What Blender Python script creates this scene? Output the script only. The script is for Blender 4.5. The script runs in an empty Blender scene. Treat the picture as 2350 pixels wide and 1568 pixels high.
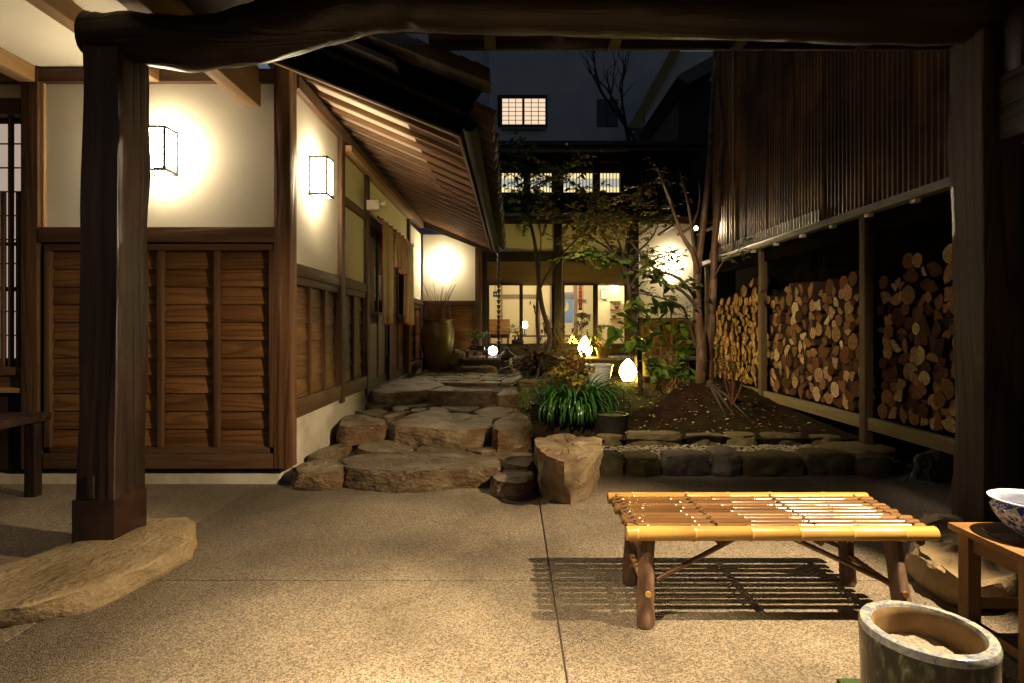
import bpy, bmesh, math, random
import numpy as np
from mathutils import Vector, Matrix, noise

R = random.Random(11)
rad = math.radians
scene = bpy.context.scene
COL = scene.collection

# ------------------------------------------------------------------ camera, sky, exposure
F, CX, HY, H = 1306.0, 1175.0, 750.0, 1.35      # focal length, vanishing point and eye height of the photograph (2350 px wide)
cam = bpy.data.cameras.new("camera")
cam_o = bpy.data.objects.new("camera", cam); COL.objects.link(cam_o)
cam.sensor_width = 36.0
cam.lens = F / 2350.0 * 36.0
cam.shift_y = -(784.0 - HY) / 2350.0
cam.clip_start = 0.05; cam.clip_end = 500
cam_o.location = (0, 0, H); cam_o.rotation_euler = (rad(90), 0, 0)
scene.camera = cam_o

world = bpy.data.worlds.new("World"); scene.world = world
world.use_nodes = True
wn = world.node_tree.nodes; wl = world.node_tree.links
sky = wn.new("ShaderNodeTexSky"); sky.sky_type = 'NISHITA'; sky.sun_disc = False
sky.sun_elevation = rad(0.3); sky.sun_rotation = rad(0)
sky.altitude = 20; sky.air_density = 1.0; sky.dust_density = 0.6; sky.ozone_density = 2.0
wl.new(sky.outputs[0], wn["Background"].inputs[0])
wn["Background"].inputs[1].default_value = 0.15

scene.view_settings.view_transform = 'Standard'
scene.view_settings.look = 'None'
scene.view_settings.exposure = 0.35
scene.view_settings.gamma = 1.0
scene.view_settings.use_curve_mapping = False
scene.render.engine = 'CYCLES'
cy = scene.cycles
cy.use_denoising = True
try:
    cy.denoiser = 'OPENIMAGEDENOISE'
except Exception:
    pass
cy.max_bounces = 7; cy.diffuse_bounces = 4; cy.glossy_bounces = 3; cy.transmission_bounces = 4
cy.transparent_max_bounces = 16
cy.sample_clamp_indirect = 3.0
cy.caustics_reflective = False; cy.caustics_refractive = False
WARM = (1.0, 0.77, 0.46)

# ------------------------------------------------------------------ pixel -> place
def P(x, y, Y):                      # pixel seen at depth Y
    return Vector(((x - CX) / F * Y, Y, H - (y - HY) / F * Y))
def G(x, y, z=0.0):                  # pixel lying on the level z
    return P(x, y, F * (H - z) / (y - HY))
def SX(x, X):                        # depth at which the plane X passes pixel column x
    return F * X / (x - CX)

# ------------------------------------------------------------------ materials
MATS = {}
def _new(name):
    m = bpy.data.materials.new(name); m.use_nodes = True
    nt = m.node_tree; b = nt.nodes["Principled BSDF"]
    return m, nt, b
def setspec(b, v):
    b.inputs["Specular IOR Level"].default_value = v

def nmat(name, cols, scale=6.0, detail=5.0, dist=0.0, stretch=(1, 1, 1), rough=(0.55, 0.8), bump=0.25, bscale=5.0,
         rnd=0.0, val=0.0, spec=0.3, rings=0.0, ringc=None, blot=None, metal=0.0, coord='Object', trans=0.0, speck=None, bdist=0.02, crack=None):
    """noise-coloured material; stretch <1 along the grain; rnd shifts the pattern per object, val varies brightness per object"""
    if name in MATS: return MATS[name]
    m, nt, b = _new(name); N = nt.nodes; L = nt.links
    tc = N.new("ShaderNodeTexCoord"); oi = N.new("ShaderNodeObjectInfo")
    vec = tc.outputs[coord]
    if rnd:
        ad = N.new("ShaderNodeVectorMath"); ad.operation = 'ADD'
        mu = N.new("ShaderNodeMath"); mu.operation = 'MULTIPLY'; mu.inputs[1].default_value = rnd
        L.new(oi.outputs["Random"], mu.inputs[0]); L.new(vec, ad.inputs[0]); L.new(mu.outputs[0], ad.inputs[1]); vec = ad.outputs[0]
    mp = N.new("ShaderNodeMapping"); mp.inputs["Scale"].default_value = stretch
    L.new(vec, mp.inputs[0])
    n1 = N.new("ShaderNodeTexNoise"); n1.inputs["Scale"].default_value = scale; n1.inputs["Detail"].default_value = detail
    n1.inputs["Distortion"].default_value = dist; n1.inputs["Roughness"].default_value = 0.6
    L.new(mp.outputs[0], n1.inputs["Vector"])
    cr = N.new("ShaderNodeValToRGB")
    el = cr.color_ramp.elements
    k = len(cols)
    el[0].position = 0.28; el[1].position = 0.72
    el[0].color = (*cols[0], 1); el[1].color = (*cols[-1], 1)
    for i in range(1, k - 1):
        e = el.new(0.28 + 0.44 * i / (k - 1)); e.color = (*cols[i], 1)
    L.new(n1.outputs["Fac"], cr.inputs[0])
    out = cr.outputs[0]
    hsrc = n1.outputs["Fac"]
    if rings:
        n2 = N.new("ShaderNodeTexNoise"); n2.inputs["Scale"].default_value = scale * 0.35; n2.inputs["Detail"].default_value = 1.5
        L.new(mp.outputs[0], n2.inputs["Vector"])
        ml = N.new("ShaderNodeMath"); ml.operation = 'MULTIPLY'; ml.inputs[1].default_value = rings
        sn = N.new("ShaderNodeMath"); sn.operation = 'SINE'
        L.new(n2.outputs["Fac"], ml.inputs[0]); L.new(ml.outputs[0], sn.inputs[0])
        mr = N.new("ShaderNodeMapRange"); mr.inputs[1].default_value = 0.2; mr.inputs[2].default_value = 1.0; mr.inputs[4].default_value = 0.62
        L.new(sn.outputs[0], mr.inputs[0])
        mx = N.new("ShaderNodeMix"); mx.data_type = 'RGBA'
        L.new(mr.outputs[0], mx.inputs[0]); L.new(out, mx.inputs[6]); mx.inputs[7].default_value = (*(ringc or cols[0]), 1)
        out = mx.outputs[2]
        sb = N.new("ShaderNodeMath"); sb.operation = 'SUBTRACT'; L.new(hsrc, sb.inputs[0]); L.new(mr.outputs[0], sb.inputs[1]); hsrc = sb.outputs[0]
    if blot:                                         # (scale, colour, amount): large stains
        n3 = N.new("ShaderNodeTexNoise"); n3.inputs["Scale"].default_value = blot[0]; n3.inputs["Detail"].default_value = 4
        L.new(vec, n3.inputs["Vector"])
        m3 = N.new("ShaderNodeMapRange"); m3.inputs[1].default_value = 0.43; m3.inputs[2].default_value = 0.61; m3.inputs[4].default_value = blot[2]
        L.new(n3.outputs["Fac"], m3.inputs[0])
        x3 = N.new("ShaderNodeMix"); x3.data_type = 'RGBA'; L.new(m3.outputs[0], x3.inputs[0]); L.new(out, x3.inputs[6]); x3.inputs[7].default_value = (*blot[1], 1)
        out = x3.outputs[2]
    nb = N.new("ShaderNodeTexNoise"); nb.inputs["Scale"].default_value = scale * bscale; nb.inputs["Detail"].default_value = 4
    L.new(mp.outputs[0], nb.inputs["Vector"])
    if speck:                                        # (scale, dark, light): grains of aggregate
        vo = N.new("ShaderNodeTexVoronoi"); vo.inputs["Scale"].default_value = speck[0]
        L.new(vec, vo.inputs["Vector"])
        bw = N.new("ShaderNodeSeparateColor"); L.new(vo.outputs["Color"], bw.inputs[0])
        c2 = N.new("ShaderNodeValToRGB"); c2.color_ramp.elements[0].color = (*speck[1], 1); c2.color_ramp.elements[1].color = (*speck[2], 1)
        c2.color_ramp.elements[0].position = 0.15; c2.color_ramp.elements[1].position = 0.9
        L.new(bw.outputs[0], c2.inputs[0])
        x4 = N.new("ShaderNodeMix"); x4.data_type = 'RGBA'; x4.blend_type = 'MULTIPLY'; x4.inputs[0].default_value = 1.0
        L.new(out, x4.inputs[6]); L.new(c2.outputs[0], x4.inputs[7]); out = x4.outputs[2]
        s4 = N.new("ShaderNodeMath"); s4.operation = 'SUBTRACT'; L.new(hsrc, s4.inputs[0]); L.new(vo.outputs["Distance"], s4.inputs[1]); hsrc = s4.outputs[0]
    if crack:                                        # (scale, colour, width): split lines and pits
        nd = N.new("ShaderNodeTexNoise"); nd.inputs["Scale"].default_value = crack[0]*1.3; nd.inputs["Detail"].default_value = 4
        L.new(vec, nd.inputs["Vector"])
        dv = N.new("ShaderNodeVectorMath"); dv.operation = 'MULTIPLY_ADD'; dv.inputs[1].default_value = (.35/crack[0]*2,)*3
        L.new(nd.outputs["Color"], dv.inputs[0]); L.new(vec, dv.inputs[2])
        vc = N.new("ShaderNodeTexVoronoi"); vc.feature = 'DISTANCE_TO_EDGE'; vc.inputs["Scale"].default_value = crack[0]
        L.new(dv.outputs[0], vc.inputs["Vector"])
        mc = N.new("ShaderNodeMapRange"); mc.inputs[1].default_value = 0; mc.inputs[2].default_value = crack[2]; mc.inputs[3].default_value = .8; mc.inputs[4].default_value = 0
        L.new(vc.outputs["Distance"], mc.inputs[0])
        m7 = N.new("ShaderNodeMath"); m7.operation = 'MULTIPLY'; L.new(mc.outputs[0], m7.inputs[0]); L.new(n1.outputs["Fac"], m7.inputs[1])
        x7 = N.new("ShaderNodeMix"); x7.data_type = 'RGBA'; L.new(m7.outputs[0], x7.inputs[0]); L.new(out, x7.inputs[6]); x7.inputs[7].default_value = (*crack[1], 1)
        out = x7.outputs[2]
        s7 = N.new("ShaderNodeMath"); s7.operation = 'MULTIPLY_ADD'; L.new(m7.outputs[0], s7.inputs[0]); s7.inputs[1].default_value = -.7; L.new(hsrc, s7.inputs[2]); hsrc = s7.outputs[0]
    if val:
        mr2 = N.new("ShaderNodeMapRange"); mr2.inputs[3].default_value = 1 - val; mr2.inputs[4].default_value = 1 + val
        L.new(oi.outputs["Random"], mr2.inputs[0])
        hv = N.new("ShaderNodeHueSaturation"); L.new(mr2.outputs[0], hv.inputs["Value"]); L.new(out, hv.inputs["Color"]); out = hv.outputs[0]
    L.new(out, b.inputs["Base Color"])
    rr = N.new("ShaderNodeMapRange"); rr.inputs[3].default_value = rough[0]; rr.inputs[4].default_value = rough[1]
    L.new(n1.outputs["Fac"], rr.inputs[0]); L.new(rr.outputs[0], b.inputs["Roughness"])
    setspec(b, spec); b.inputs["Metallic"].default_value = metal
    if bump:
        bsum = N.new("ShaderNodeMath"); bsum.operation = 'ADD'; L.new(hsrc, bsum.inputs[0])
        mm = N.new("ShaderNodeMath"); mm.operation = 'MULTIPLY'; mm.inputs[1].default_value = 0.4
        L.new(nb.outputs["Fac"], mm.inputs[0]); L.new(mm.outputs[0], bsum.inputs[1])
        bp = N.new("ShaderNodeBump"); bp.inputs["Strength"].default_value = bump; bp.inputs["Distance"].default_value = bdist
        L.new(bsum.outputs[0], bp.inputs["Height"]); L.new(bp.outputs[0], b.inputs["Normal"])
    if trans:
        tr = N.new("ShaderNodeBsdfTranslucent"); L.new(out, tr.inputs[0])
        ms = N.new("ShaderNodeMixShader"); ms.inputs[0].default_value = trans
        L.new(b.outputs[0], ms.inputs[1]); L.new(tr.outputs[0], ms.inputs[2])
        L.new(ms.outputs[0], N["Material Output"].inputs[0])
    MATS[name] = m
    return m

def emit(name, col, strength, mottled=0.0):
    if name in MATS: return MATS[name]
    m, nt, b = _new(name); N = nt.nodes
    N.remove(b)
    e = N.new("ShaderNodeEmission"); e.inputs[0].default_value = (*col, 1); e.inputs[1].default_value = strength
    if mottled:
        tc = N.new("ShaderNodeTexCoord")
        nz = N.new("ShaderNodeTexNoise"); nz.inputs["Scale"].default_value = 14; nz.inputs["Detail"].default_value = 4
        nt.links.new(tc.outputs["Object"], nz.inputs["Vector"])
        mr = N.new("ShaderNodeMapRange"); mr.inputs[1].default_value = 0.3; mr.inputs[2].default_value = 0.7
        mr.inputs[3].default_value = strength * (1 - mottled); mr.inputs[4].default_value = strength * (1 + mottled)
        nt.links.new(nz.outputs["Fac"], mr.inputs[0]); nt.links.new(mr.outputs[0], e.inputs[1])
    nt.links.new(e.outputs[0], N["Material Output"].inputs[0])
    MATS[name] = m
    return m

def glassmat(name="window_glass"):
    if name in MATS: return MATS[name]
    m, nt, b = _new(name); N = nt.nodes; N.remove(b)
    t = N.new("ShaderNodeBsdfTransparent"); t.inputs[0].default_value = (.93, .95, .93, 1)
    g = N.new("ShaderNodeBsdfGlossy"); g.inputs["Roughness"].default_value = 0.03
    fr = N.new("ShaderNodeFresnel"); fr.inputs[0].default_value = 1.45
    ms = N.new("ShaderNodeMixShader")
    nt.links.new(fr.outputs[0], ms.inputs[0]); nt.links.new(t.outputs[0], ms.inputs[1]); nt.links.new(g.outputs[0], ms.inputs[2])
    nt.links.new(ms.outputs[0], N["Material Output"].inputs[0])
    MATS[name] = m
    return m

AX = {'x': (.07, 1, 1), 'y': (1, .07, 1), 'z': (1, 1, .07)}
def wood(kind, ax):
    d = {
     'pillar': dict(cols=((.009,.004,.0028),(.024,.011,.007),(.048,.024,.016)), rough=(.32,.6), scale=9, rings=60, bump=.35, rnd=7, spec=.45, blot=(2.2,(.010,.005,.003),.75)),
     'frame':  dict(cols=((.055,.026,.012),(.105,.055,.026)), rough=(.5,.7), scale=14, rings=40, bump=.2, rnd=9, val=.1),
     'dark':   dict(cols=((.013,.007,.004),(.030,.015,.008)), rough=(.5,.75), scale=12, rings=40, bump=.2, rnd=9),
     'board':  dict(cols=((.085,.036,.011),(.145,.066,.02),(.185,.092,.03)), rough=(.42,.65), scale=11, rings=95, ringc=(.065,.024,.007), bump=.3, rnd=23, val=.22),
     'black':  dict(cols=((.003,.002,.0015),(.007,.0045,.003)), rough=(.85,.95), scale=12, bump=.1, spec=.02),
     'pale':   dict(cols=((.22,.13,.055),(.33,.21,.10)), rough=(.55,.75), scale=10, rings=50, bump=.15, rnd=9),
     'rafter': dict(cols=((.17,.09,.05),(.25,.14,.08)), rough=(.55,.75), scale=12, rings=40, bump=.15, rnd=9, val=.12),
     'rail':   dict(cols=((.13,.10,.05),(.22,.175,.085)), rough=(.6,.8), scale=12, rings=40, bump=.2, rnd=9),
     'table':  dict(cols=((.14,.066,.022),(.25,.135,.05)), rough=(.35,.55), scale=10, rings=70, ringc=(.13,.055,.018), bump=.15, rnd=9, val=.08),
     'shed':   dict(cols=((.075,.047,.027),(.13,.085,.05)), rough=(.6,.8), scale=12, rings=40, bump=.2, rnd=9),
     'weather':dict(cols=((.10,.075,.06),(.20,.155,.125)), rough=(.6,.8), scale=12, rings=75, ringc=(.055,.038,.028), bump=.35, rnd=9),
     'corner': dict(cols=((.055,.022,.010),(.13,.06,.025),(.26,.17,.10)), rough=(.5,.75), scale=9, rings=50, bump=.3, rnd=9),
    }[kind]
    return nmat("wood_%s_%s" % (kind, ax), stretch=AX[ax], **d)

M_plaster = nmat("plaster", ((.70,.655,.56),(.77,.73,.64)), scale=2.0, detail=6, rough=(.8,.95), bump=.06, bscale=40, spec=.1)
M_plinth = nmat("plinth_render", ((.44,.39,.30),(.60,.54,.44)), scale=3, rough=(.8,.95), bump=.1, bscale=30, spec=.1, blot=(2,(.22,.19,.13),.5))
M_concrete = nmat("exposed_concrete", ((.15,.122,.094),(.24,.20,.156),(.31,.265,.212)), scale=1.3, detail=9, rough=(.5,.85), bump=.6, bscale=60,
                  speck=(170,(.48,.44,.38),(1.5,1.45,1.34)), blot=(.55,(.075,.060,.044),.8), spec=.35, bdist=.008)
M_joint = nmat("joint_dark", ((.03,.026,.02),(.06,.05,.04)), scale=20, bump=0)
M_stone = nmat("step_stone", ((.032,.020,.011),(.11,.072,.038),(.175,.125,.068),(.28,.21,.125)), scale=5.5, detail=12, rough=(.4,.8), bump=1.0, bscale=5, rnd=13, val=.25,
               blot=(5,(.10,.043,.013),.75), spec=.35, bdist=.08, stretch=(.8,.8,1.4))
M_stonetop = nmat("worn_lit_stone", ((.055,.040,.024),(.14,.108,.068),(.20,.158,.102),(.29,.235,.155)), scale=5.0, detail=12, rough=(.26,.6), bump=1.0, bscale=5, rnd=13, val=.22,
               blot=(3.4,(.09,.055,.026),.65), spec=.5, bdist=.06)  # worn tone, made paler and glossier than the sides so treads look lit
M_stone_pale = nmat("pale_stone", ((.20,.14,.075),(.32,.24,.14),(.40,.31,.19)), scale=3.4, detail=10, rough=(.6,.9), bump=.9, bscale=8, rnd=13,
                    blot=(3.5,(.30,.195,.085),.45), spec=.3, bdist=.035)
M_stone_moss = nmat("mossy_stone", ((.045,.034,.018),(.12,.09,.046),(.20,.16,.088)), scale=4, detail=8, rough=(.6,.9), bump=.7, bscale=7, rnd=13, val=.25,
                    blot=(4,(.05,.055,.014),.6), spec=.25, bdist=.03)
M_mortar = nmat("mortar", ((.028,.021,.013),(.07,.054,.034)), scale=9, bump=.6, bscale=6)
M_soil = nmat("soil", ((.010,.006,.0035),(.022,.012,.007),(.036,.021,.011)), scale=7, detail=8, rough=(.8,1), bump=.9, bscale=6, blot=(1.6,(.022,.022,.006),.6), spec=.03, bdist=.04)
M_gravel = nmat("gravel", ((.12,.10,.065),(.26,.22,.15),(.36,.31,.22)), scale=22, rough=(.5,.8), bump=.2)
M_tile = nmat("clay_tile", ((.045,.038,.034),(.085,.072,.062)), scale=8, rough=(.35,.6), bump=.15, rnd=7, val=.2)
M_metal = nmat("dark_metal", ((.012,.009,.007),(.024,.018,.014)), scale=6, rough=(.5,.7), bump=.05, spec=.5)
M_greymetal = nmat("grey_metal", ((.16,.15,.13),(.24,.22,.19)), scale=6, rough=(.4,.6), bump=.05, spec=.5)
M_black = nmat("black_iron", ((.008,.007,.007),(.02,.018,.016)), scale=9, rough=(.4,.6), bump=.3, spec=.4)
M_paper = emit("lamp_paper", (1.0, .80, .50), 60.0)
M_glass = glassmat()

# ------------------------------------------------------------------ mesh builder
class MB:
    def __init__(s): s.v = []; s.f = []; s.mi = []; s.m = 0
    def add(s, vs, fs):
        o = len(s.v); s.v += [tuple(v) for v in vs]
        for f in fs: s.f.append(tuple(i + o for i in f)); s.mi.append(s.m)
        return s
    def hexa(s, p):                              # 8 points: bottom ring then top ring
        return s.add(p, [(3,2,1,0),(4,5,6,7),(0,1,5,4),(1,2,6,5),(2,3,7,6),(3,0,4,7)])
    def box(s, x0, x1, y0, y1, z0, z1):
        x0,x1=min(x0,x1),max(x0,x1); y0,y1=min(y0,y1),max(y0,y1); z0,z1=min(z0,z1),max(z0,z1)
        return s.hexa([(x0,y0,z0),(x1,y0,z0),(x1,y1,z0),(x0,y1,z0),(x0,y0,z1),(x1,y0,z1),(x1,y1,z1),(x0,y1,z1)])
    def prism(s, poly, axis, a, b):              # poly of 2D points, extruded along axis from a to b
        def pt(u, w, t):
            return {'x': (t, u, w), 'y': (u, t, w), 'z': (u, w, t)}[axis]
        n = len(poly)
        vs = [pt(u, w, a) for u, w in poly] + [pt(u, w, b) for u, w in poly]
        fs = [(i, (i+1) % n, n + (i+1) % n, n + i) for i in range(n)] + [tuple(range(n-1, -1, -1)), tuple(range(n, 2*n))]
        return s.add(vs, fs)
    def tube(s, pts, rads, n=8, cap=True, wob=0.0, seed=0):
        pts = [Vector(p) for p in pts]
        if not hasattr(rads, '__len__'): rads = [rads] * len(pts)
        vs = []; fs = []; prev = None
        for i, p in enumerate(pts):
            d = (pts[min(i+1, len(pts)-1)] - pts[max(i-1, 0)]).normalized()
            if prev is None:
                a = Vector((0,0,1)) if abs(d.z) < .9 else Vector((1,0,0))
                u = d.cross(a).normalized()
            else:
                u = (prev - d * prev.dot(d)).normalized()
            prev = u; w = d.cross(u)
            for k in range(n):
                t = 2 * math.pi * k / n
                r = rads[i]
                if wob: r *= 1 + wob * noise.noise(Vector((math.cos(t)*1.3+seed, math.sin(t)*1.3, i*.45)))
                vs.append(p + u * (math.cos(t) * r) + w * (math.sin(t) * r))
        for i in range(len(pts) - 1):
            for k in range(n):
                k2 = (k+1) % n
                fs.append((i*n+k, i*n+k2, (i+1)*n+k2, (i+1)*n+k))
        if cap:
            fs.append(tuple(range(n-1, -1, -1))); fs.append(tuple(range((len(pts)-1)*n, len(pts)*n)))
        return s.add(vs, fs)
    def lathe(s, prof, c=(0,0,0), n=24, sq=1.0, cap='both'):  # prof: (radius, z)
        vs = []; fs = []; c = Vector(c)
        for r, z in prof:
            for k in range(n):
                t = 2*math.pi*k/n
                vs.append(c + Vector((r*math.cos(t), r*math.sin(t)*sq, z)))
        for i in range(len(prof)-1):
            for k in range(n):
                k2 = (k+1) % n
                fs.append((i*n+k, i*n+k2, (i+1)*n+k2, (i+1)*n+k))
        if prof[0][0] > 1e-4 and cap in ('both','low'): fs.append(tuple(range(n-1,-1,-1)))
        if prof[-1][0] > 1e-4 and cap in ('both','high'): fs.append(tuple(range((len(prof)-1)*n, len(prof)*n)))
        return s.add(vs, fs)
    def mesh(s, name, mats, smooth=False, bevel=0.0, ang=40):
        me = bpy.data.meshes.new(name)
        me.from_pydata(s.v, [], s.f)
        if not isinstance(mats, (list, tuple)): mats = [mats]
        for m in mats: me.materials.append(m)
        if len(mats) > 1: me.polygons.foreach_set("material_index", s.mi)
        if bevel:
            bm = bmesh.new(); bm.from_mesh(me)
            bmesh.ops.remove_doubles(bm, verts=bm.verts, dist=1e-5)
            bmesh.ops.bevel(bm, geom=[e for e in bm.edges if e.calc_face_angle(0) > .5], offset=bevel, segments=2, profile=.6, affect='EDGES')
            bm.to_mesh(me); bm.free(); smooth = True; ang = 50
        if smooth:
            me.polygons.foreach_set("use_smooth", [True]*len(me.polygons))
            try: me.set_sharp_from_angle(angle=rad(ang))
            except Exception: pass
        me.update()
        return me
    def build(s, name, mats, parent=None, smooth=False, bevel=0.0, ang=40):
        return place(name, s.mesh(name, mats, smooth, bevel, ang), parent)

def place(name, me, parent=None, M=None):
    o = bpy.data.objects.new(name, me); COL.objects.link(o)
    if M is not None: o.matrix_basis = M
    if parent is not None:
        o.parent = parent
        if parent.type == 'EMPTY': o.matrix_parent_inverse = Matrix.Translation(-Vector(parent.location))
    return o
def tag(o, label=None, cat=None, group=None, kind=None):
    if label: o["label"] = label
    if cat: o["category"] = cat
    if group: o["group"] = group
    if kind: o["kind"] = kind
    return o
def thing(name, label, cat, loc, group=None):
    o = bpy.data.objects.new(name, None); COL.objects.link(o)
    o.location = loc; o.empty_display_size = .1
    return tag(o, label, cat, group)
def bx(name, mat, parent, x0, x1, y0, y1, z0, z1, bevel=0.0):
    return MB().box(x0, x1, y0, y1, z0, z1).build(name, mat, parent, bevel=bevel)
def fr(name, mat, parent, Yf, xa, xb, ya, yb, depth=.05, bevel=0.0, Yb=None):
    """a box seen face-on: pixel rectangle xa..xb, ya..yb on the plane Y = Yf, going back by depth"""
    a = P(xa, yb, Yf); b = P(xb, ya, Yf)
    return bx(name, mat, parent, a.x, b.x, Yf, Yf + depth, a.z, b.z, bevel)

# ------------------------------------------------------------------ stones
def star(poly, n):
    cx = sum(p[0] for p in poly)/len(poly); cyy = sum(p[1] for p in poly)/len(poly)
    # area centroid
    A = 0; ax = 0; ay = 0
    for i in range(len(poly)):
        x0, y0 = poly[i]; x1, y1 = poly[(i+1) % len(poly)]
        c = x0*y1 - x1*y0; A += c; ax += (x0+x1)*c; ay += (y0+y1)*c
    if abs(A) > 1e-9: cx, cyy = ax/(3*A), ay/(3*A)
    out = []
    for k in range(n):
        t = 2*math.pi*k/n; dx, dy = math.cos(t), math.sin(t); best = 0
        for i in range(len(poly)):
            x0, y0 = poly[i][0]-cx, poly[i][1]-cyy; x1, y1 = poly[(i+1) % len(poly)][0]-cx, poly[(i+1) % len(poly)][1]-cyy
            ex, ey = x1-x0, y1-y0; den = dx*ey - dy*ex
            if abs(den) < 1e-12: continue
            r = (x0*ey - y0*ex)/den; u = (x0*dy - y0*dx)/den
            if r > 0 and -1e-9 <= u <= 1+1e-9: best = max(best, r)
        out.append(best or .02)
    if n < 60: out = [(out[k-1] + 6*out[k] + out[(k+1) % n])/8 for k in range(n)]
    return (cx, cyy), out
def stone(name, top, zt, zb, mat, parent=None, bot=None, grow=.03, n=36, amp=.02, dome=.012, rim=.955, seed=None, fr=4.0, topmat=None):
    """top / bot: outlines in plan; a lofted, worn rock with uneven faces"""
    seed = R.random()*50 if seed is None else seed
    n = max(n, 44)
    (cx, cyy), rt = star([(p[0], p[1]) for p in top], n)
    if bot: (bx_, by_), rb = star([(p[0], p[1]) for p in bot], n)
    else: bx_, by_ = cx, cyy; rb = [r + grow for r in rt]
    hgt = zt - zb
    rings = [(0,.98,0),(.1,1.0,0),(.24,1.01,0),(.38,1.015,0),(.52,1.015,0),(.66,1.012,0),(.8,1.005,0),(.91,.995,0),(.975,(rim+1)/2+.01,0),(1,rim,.05),(1,rim-.09,.3),(1,.70,.55),(1,.54,.75),(1,.38,.88),(1,.2,.97)]
    vs = []; fs = []
    for t, sc, dm in rings:
        for k in range(n):
            a = 2*math.pi*k/n
            r = (rb[k]*(1-t) + rt[k]*t) * sc
            x = bx_*(1-t) + cx*t + math.cos(a)*r; y = by_*(1-t) + cyy*t + math.sin(a)*r
            z = zb + hgt*t
            q = Vector((x*fr+seed, y*fr, z*fr*1.3))
            fc = noise.voronoi(q*.8)[0]; fct = min(.45, fc[1]-fc[0])
            d = noise.noise(q)*amp*.8 + noise.noise(q*2.7)*amp*.35 + noise.noise(q*6.5)*amp*.3 + noise.noise(q*14)*amp*.14 + (fct-.2)*amp*1.7
            if t < 1:
                w = min(1, t*4+.2)
                x += math.cos(a)*d*w; y += math.sin(a)*d*w
                if t > .9: z += d*.5
            else:
                z += dome*dm + d*.30 + amp*.42*math.floor(2.6*noise.noise(Vector((x*2.3+seed, y*3.1, 7)))+.5)*(.3+.7*min(1, dm*3))
            vs.append((x, y, z))
    m = len(rings)
    for i in range(m-1):
        for k in range(n):
            k2 = (k+1) % n
            fs.append((i*n+k, i*n+k2, (i+1)*n+k2, (i+1)*n+k))
    fs.append(tuple(range((m-1)*n, m*n)))
    fs.append(tuple(range(n-1, -1, -1)))
    o = MB().add(vs, fs).build(name, mat, parent, smooth=True, ang=30)
    if topmat:                                   # upper face: some real wear, plus lit-top contrast painted paler and glossier
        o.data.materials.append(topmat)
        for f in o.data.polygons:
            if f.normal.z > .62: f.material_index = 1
    return o
def pz(pts, z): return [G(x, y, z) for x, y in pts]

# ================================================================== THE SETTING
g = MB().add([(-60,-40,-.06),(60,-40,-.06),(60,90,-.06),(-60,90,-.06)], [(0,1,2,3)]).build("ground", M_soil); tag(g, kind="structure")

floor = MB().box(-7, 5.0, -1.7, 5.75, -.055, -.012).build("concrete_floor", M_joint); tag(floor, kind="structure")
XS = [-7, -4.55, -2.17, .21, 2.59, 5.0]; YS = [-1.7, .65, 3.03, 5.75]; gp_ = .004
for i in range(5):
    for j in range(3):
        MB().box(XS[i]+gp_, XS[i+1]-gp_, YS[j]+gp_, YS[j+1]-gp_, -.03, 0.0).build("slab", M_concrete, floor, bevel=.003)

# stepped stone path along the house
def zx(a, b): return (661 + .2396*a, 826 + .2396*b)
prof = MB()
prof.box(-1.84, .18, 4.95, 6.0, -.02, .10); prof.box(-1.84, .22, 6.0, 8.0, -.02, .262); prof.box(-1.84, .25, 8.0, 12.0, -.02, .43)
steps = prof.build("stone_path", M_mortar); tag(steps, kind="structure")
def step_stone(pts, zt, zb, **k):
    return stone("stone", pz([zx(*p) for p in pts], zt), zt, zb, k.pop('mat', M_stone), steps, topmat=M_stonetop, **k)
Z1, Z2, Z3 = .165, .33, .49
step_stone([(530,960),(640,900),(1080,880),(1270,868),(1640,868),(1960,915),(2035,965),(1990,1030),(1600,1035),(1340,1060),(1080,1070),(860,1055),(700,1045),(560,1030)], Z1, -.02, n=84, amp=.035, grow=.05)
step_stone([(60,1030),(180,960),(420,955),(540,1005),(480,1065),(300,1080),(100,1070)], Z1-.02, -.02, n=48, amp=.03, grow=.04)
step_stone([(1945,890),(2080,876),(2340,886),(2380,935),(2290,1025),(2120,1000),(2030,940)], Z1, .02, n=48, amp=.025)
step_stone([(1950,1110),(2090,1045),(2330,1070),(2350,1100),(2300,1170),(2180,1185),(2000,1160)], .13, -.02, n=48, amp=.03, grow=.03)
for pts in ([(190,920),(350,830),(560,790),(615,808),(440,915),(330,950)],
            [(680,800),(920,763),(1080,788),(1200,850),(1100,880),(800,885),(670,845)],
            [(1210,840),(1380,808),(1660,783),(1695,810),(1580,862),(1420,888),(1250,872)],
            [(1710,825),(1900,798),(2270,806),(2290,840),(2000,865),(1880,890),(1720,862)]):
    step_stone(pts, Z1, .06, amp=.02, n=40)
step_stone([(490,600),(520,540),(680,515),(800,545),(940,570),(930,620),(700,625),(520,640)], Z2, .13, n=48, amp=.028)
step_stone([(985,600),(1180,510),(1390,478),(1560,508),(1880,528),(1985,570),(1945,648),(1700,665),(1440,668),(1230,645),(1030,630)], Z2+.01, .12, n=72, amp=.035)
step_stone([(1965,620),(2060,540),(2200,498),(2300,540),(2315,630),(2200,650),(2080,660),(1980,680)], Z2+.03, .12, n=48, amp=.035)
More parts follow.
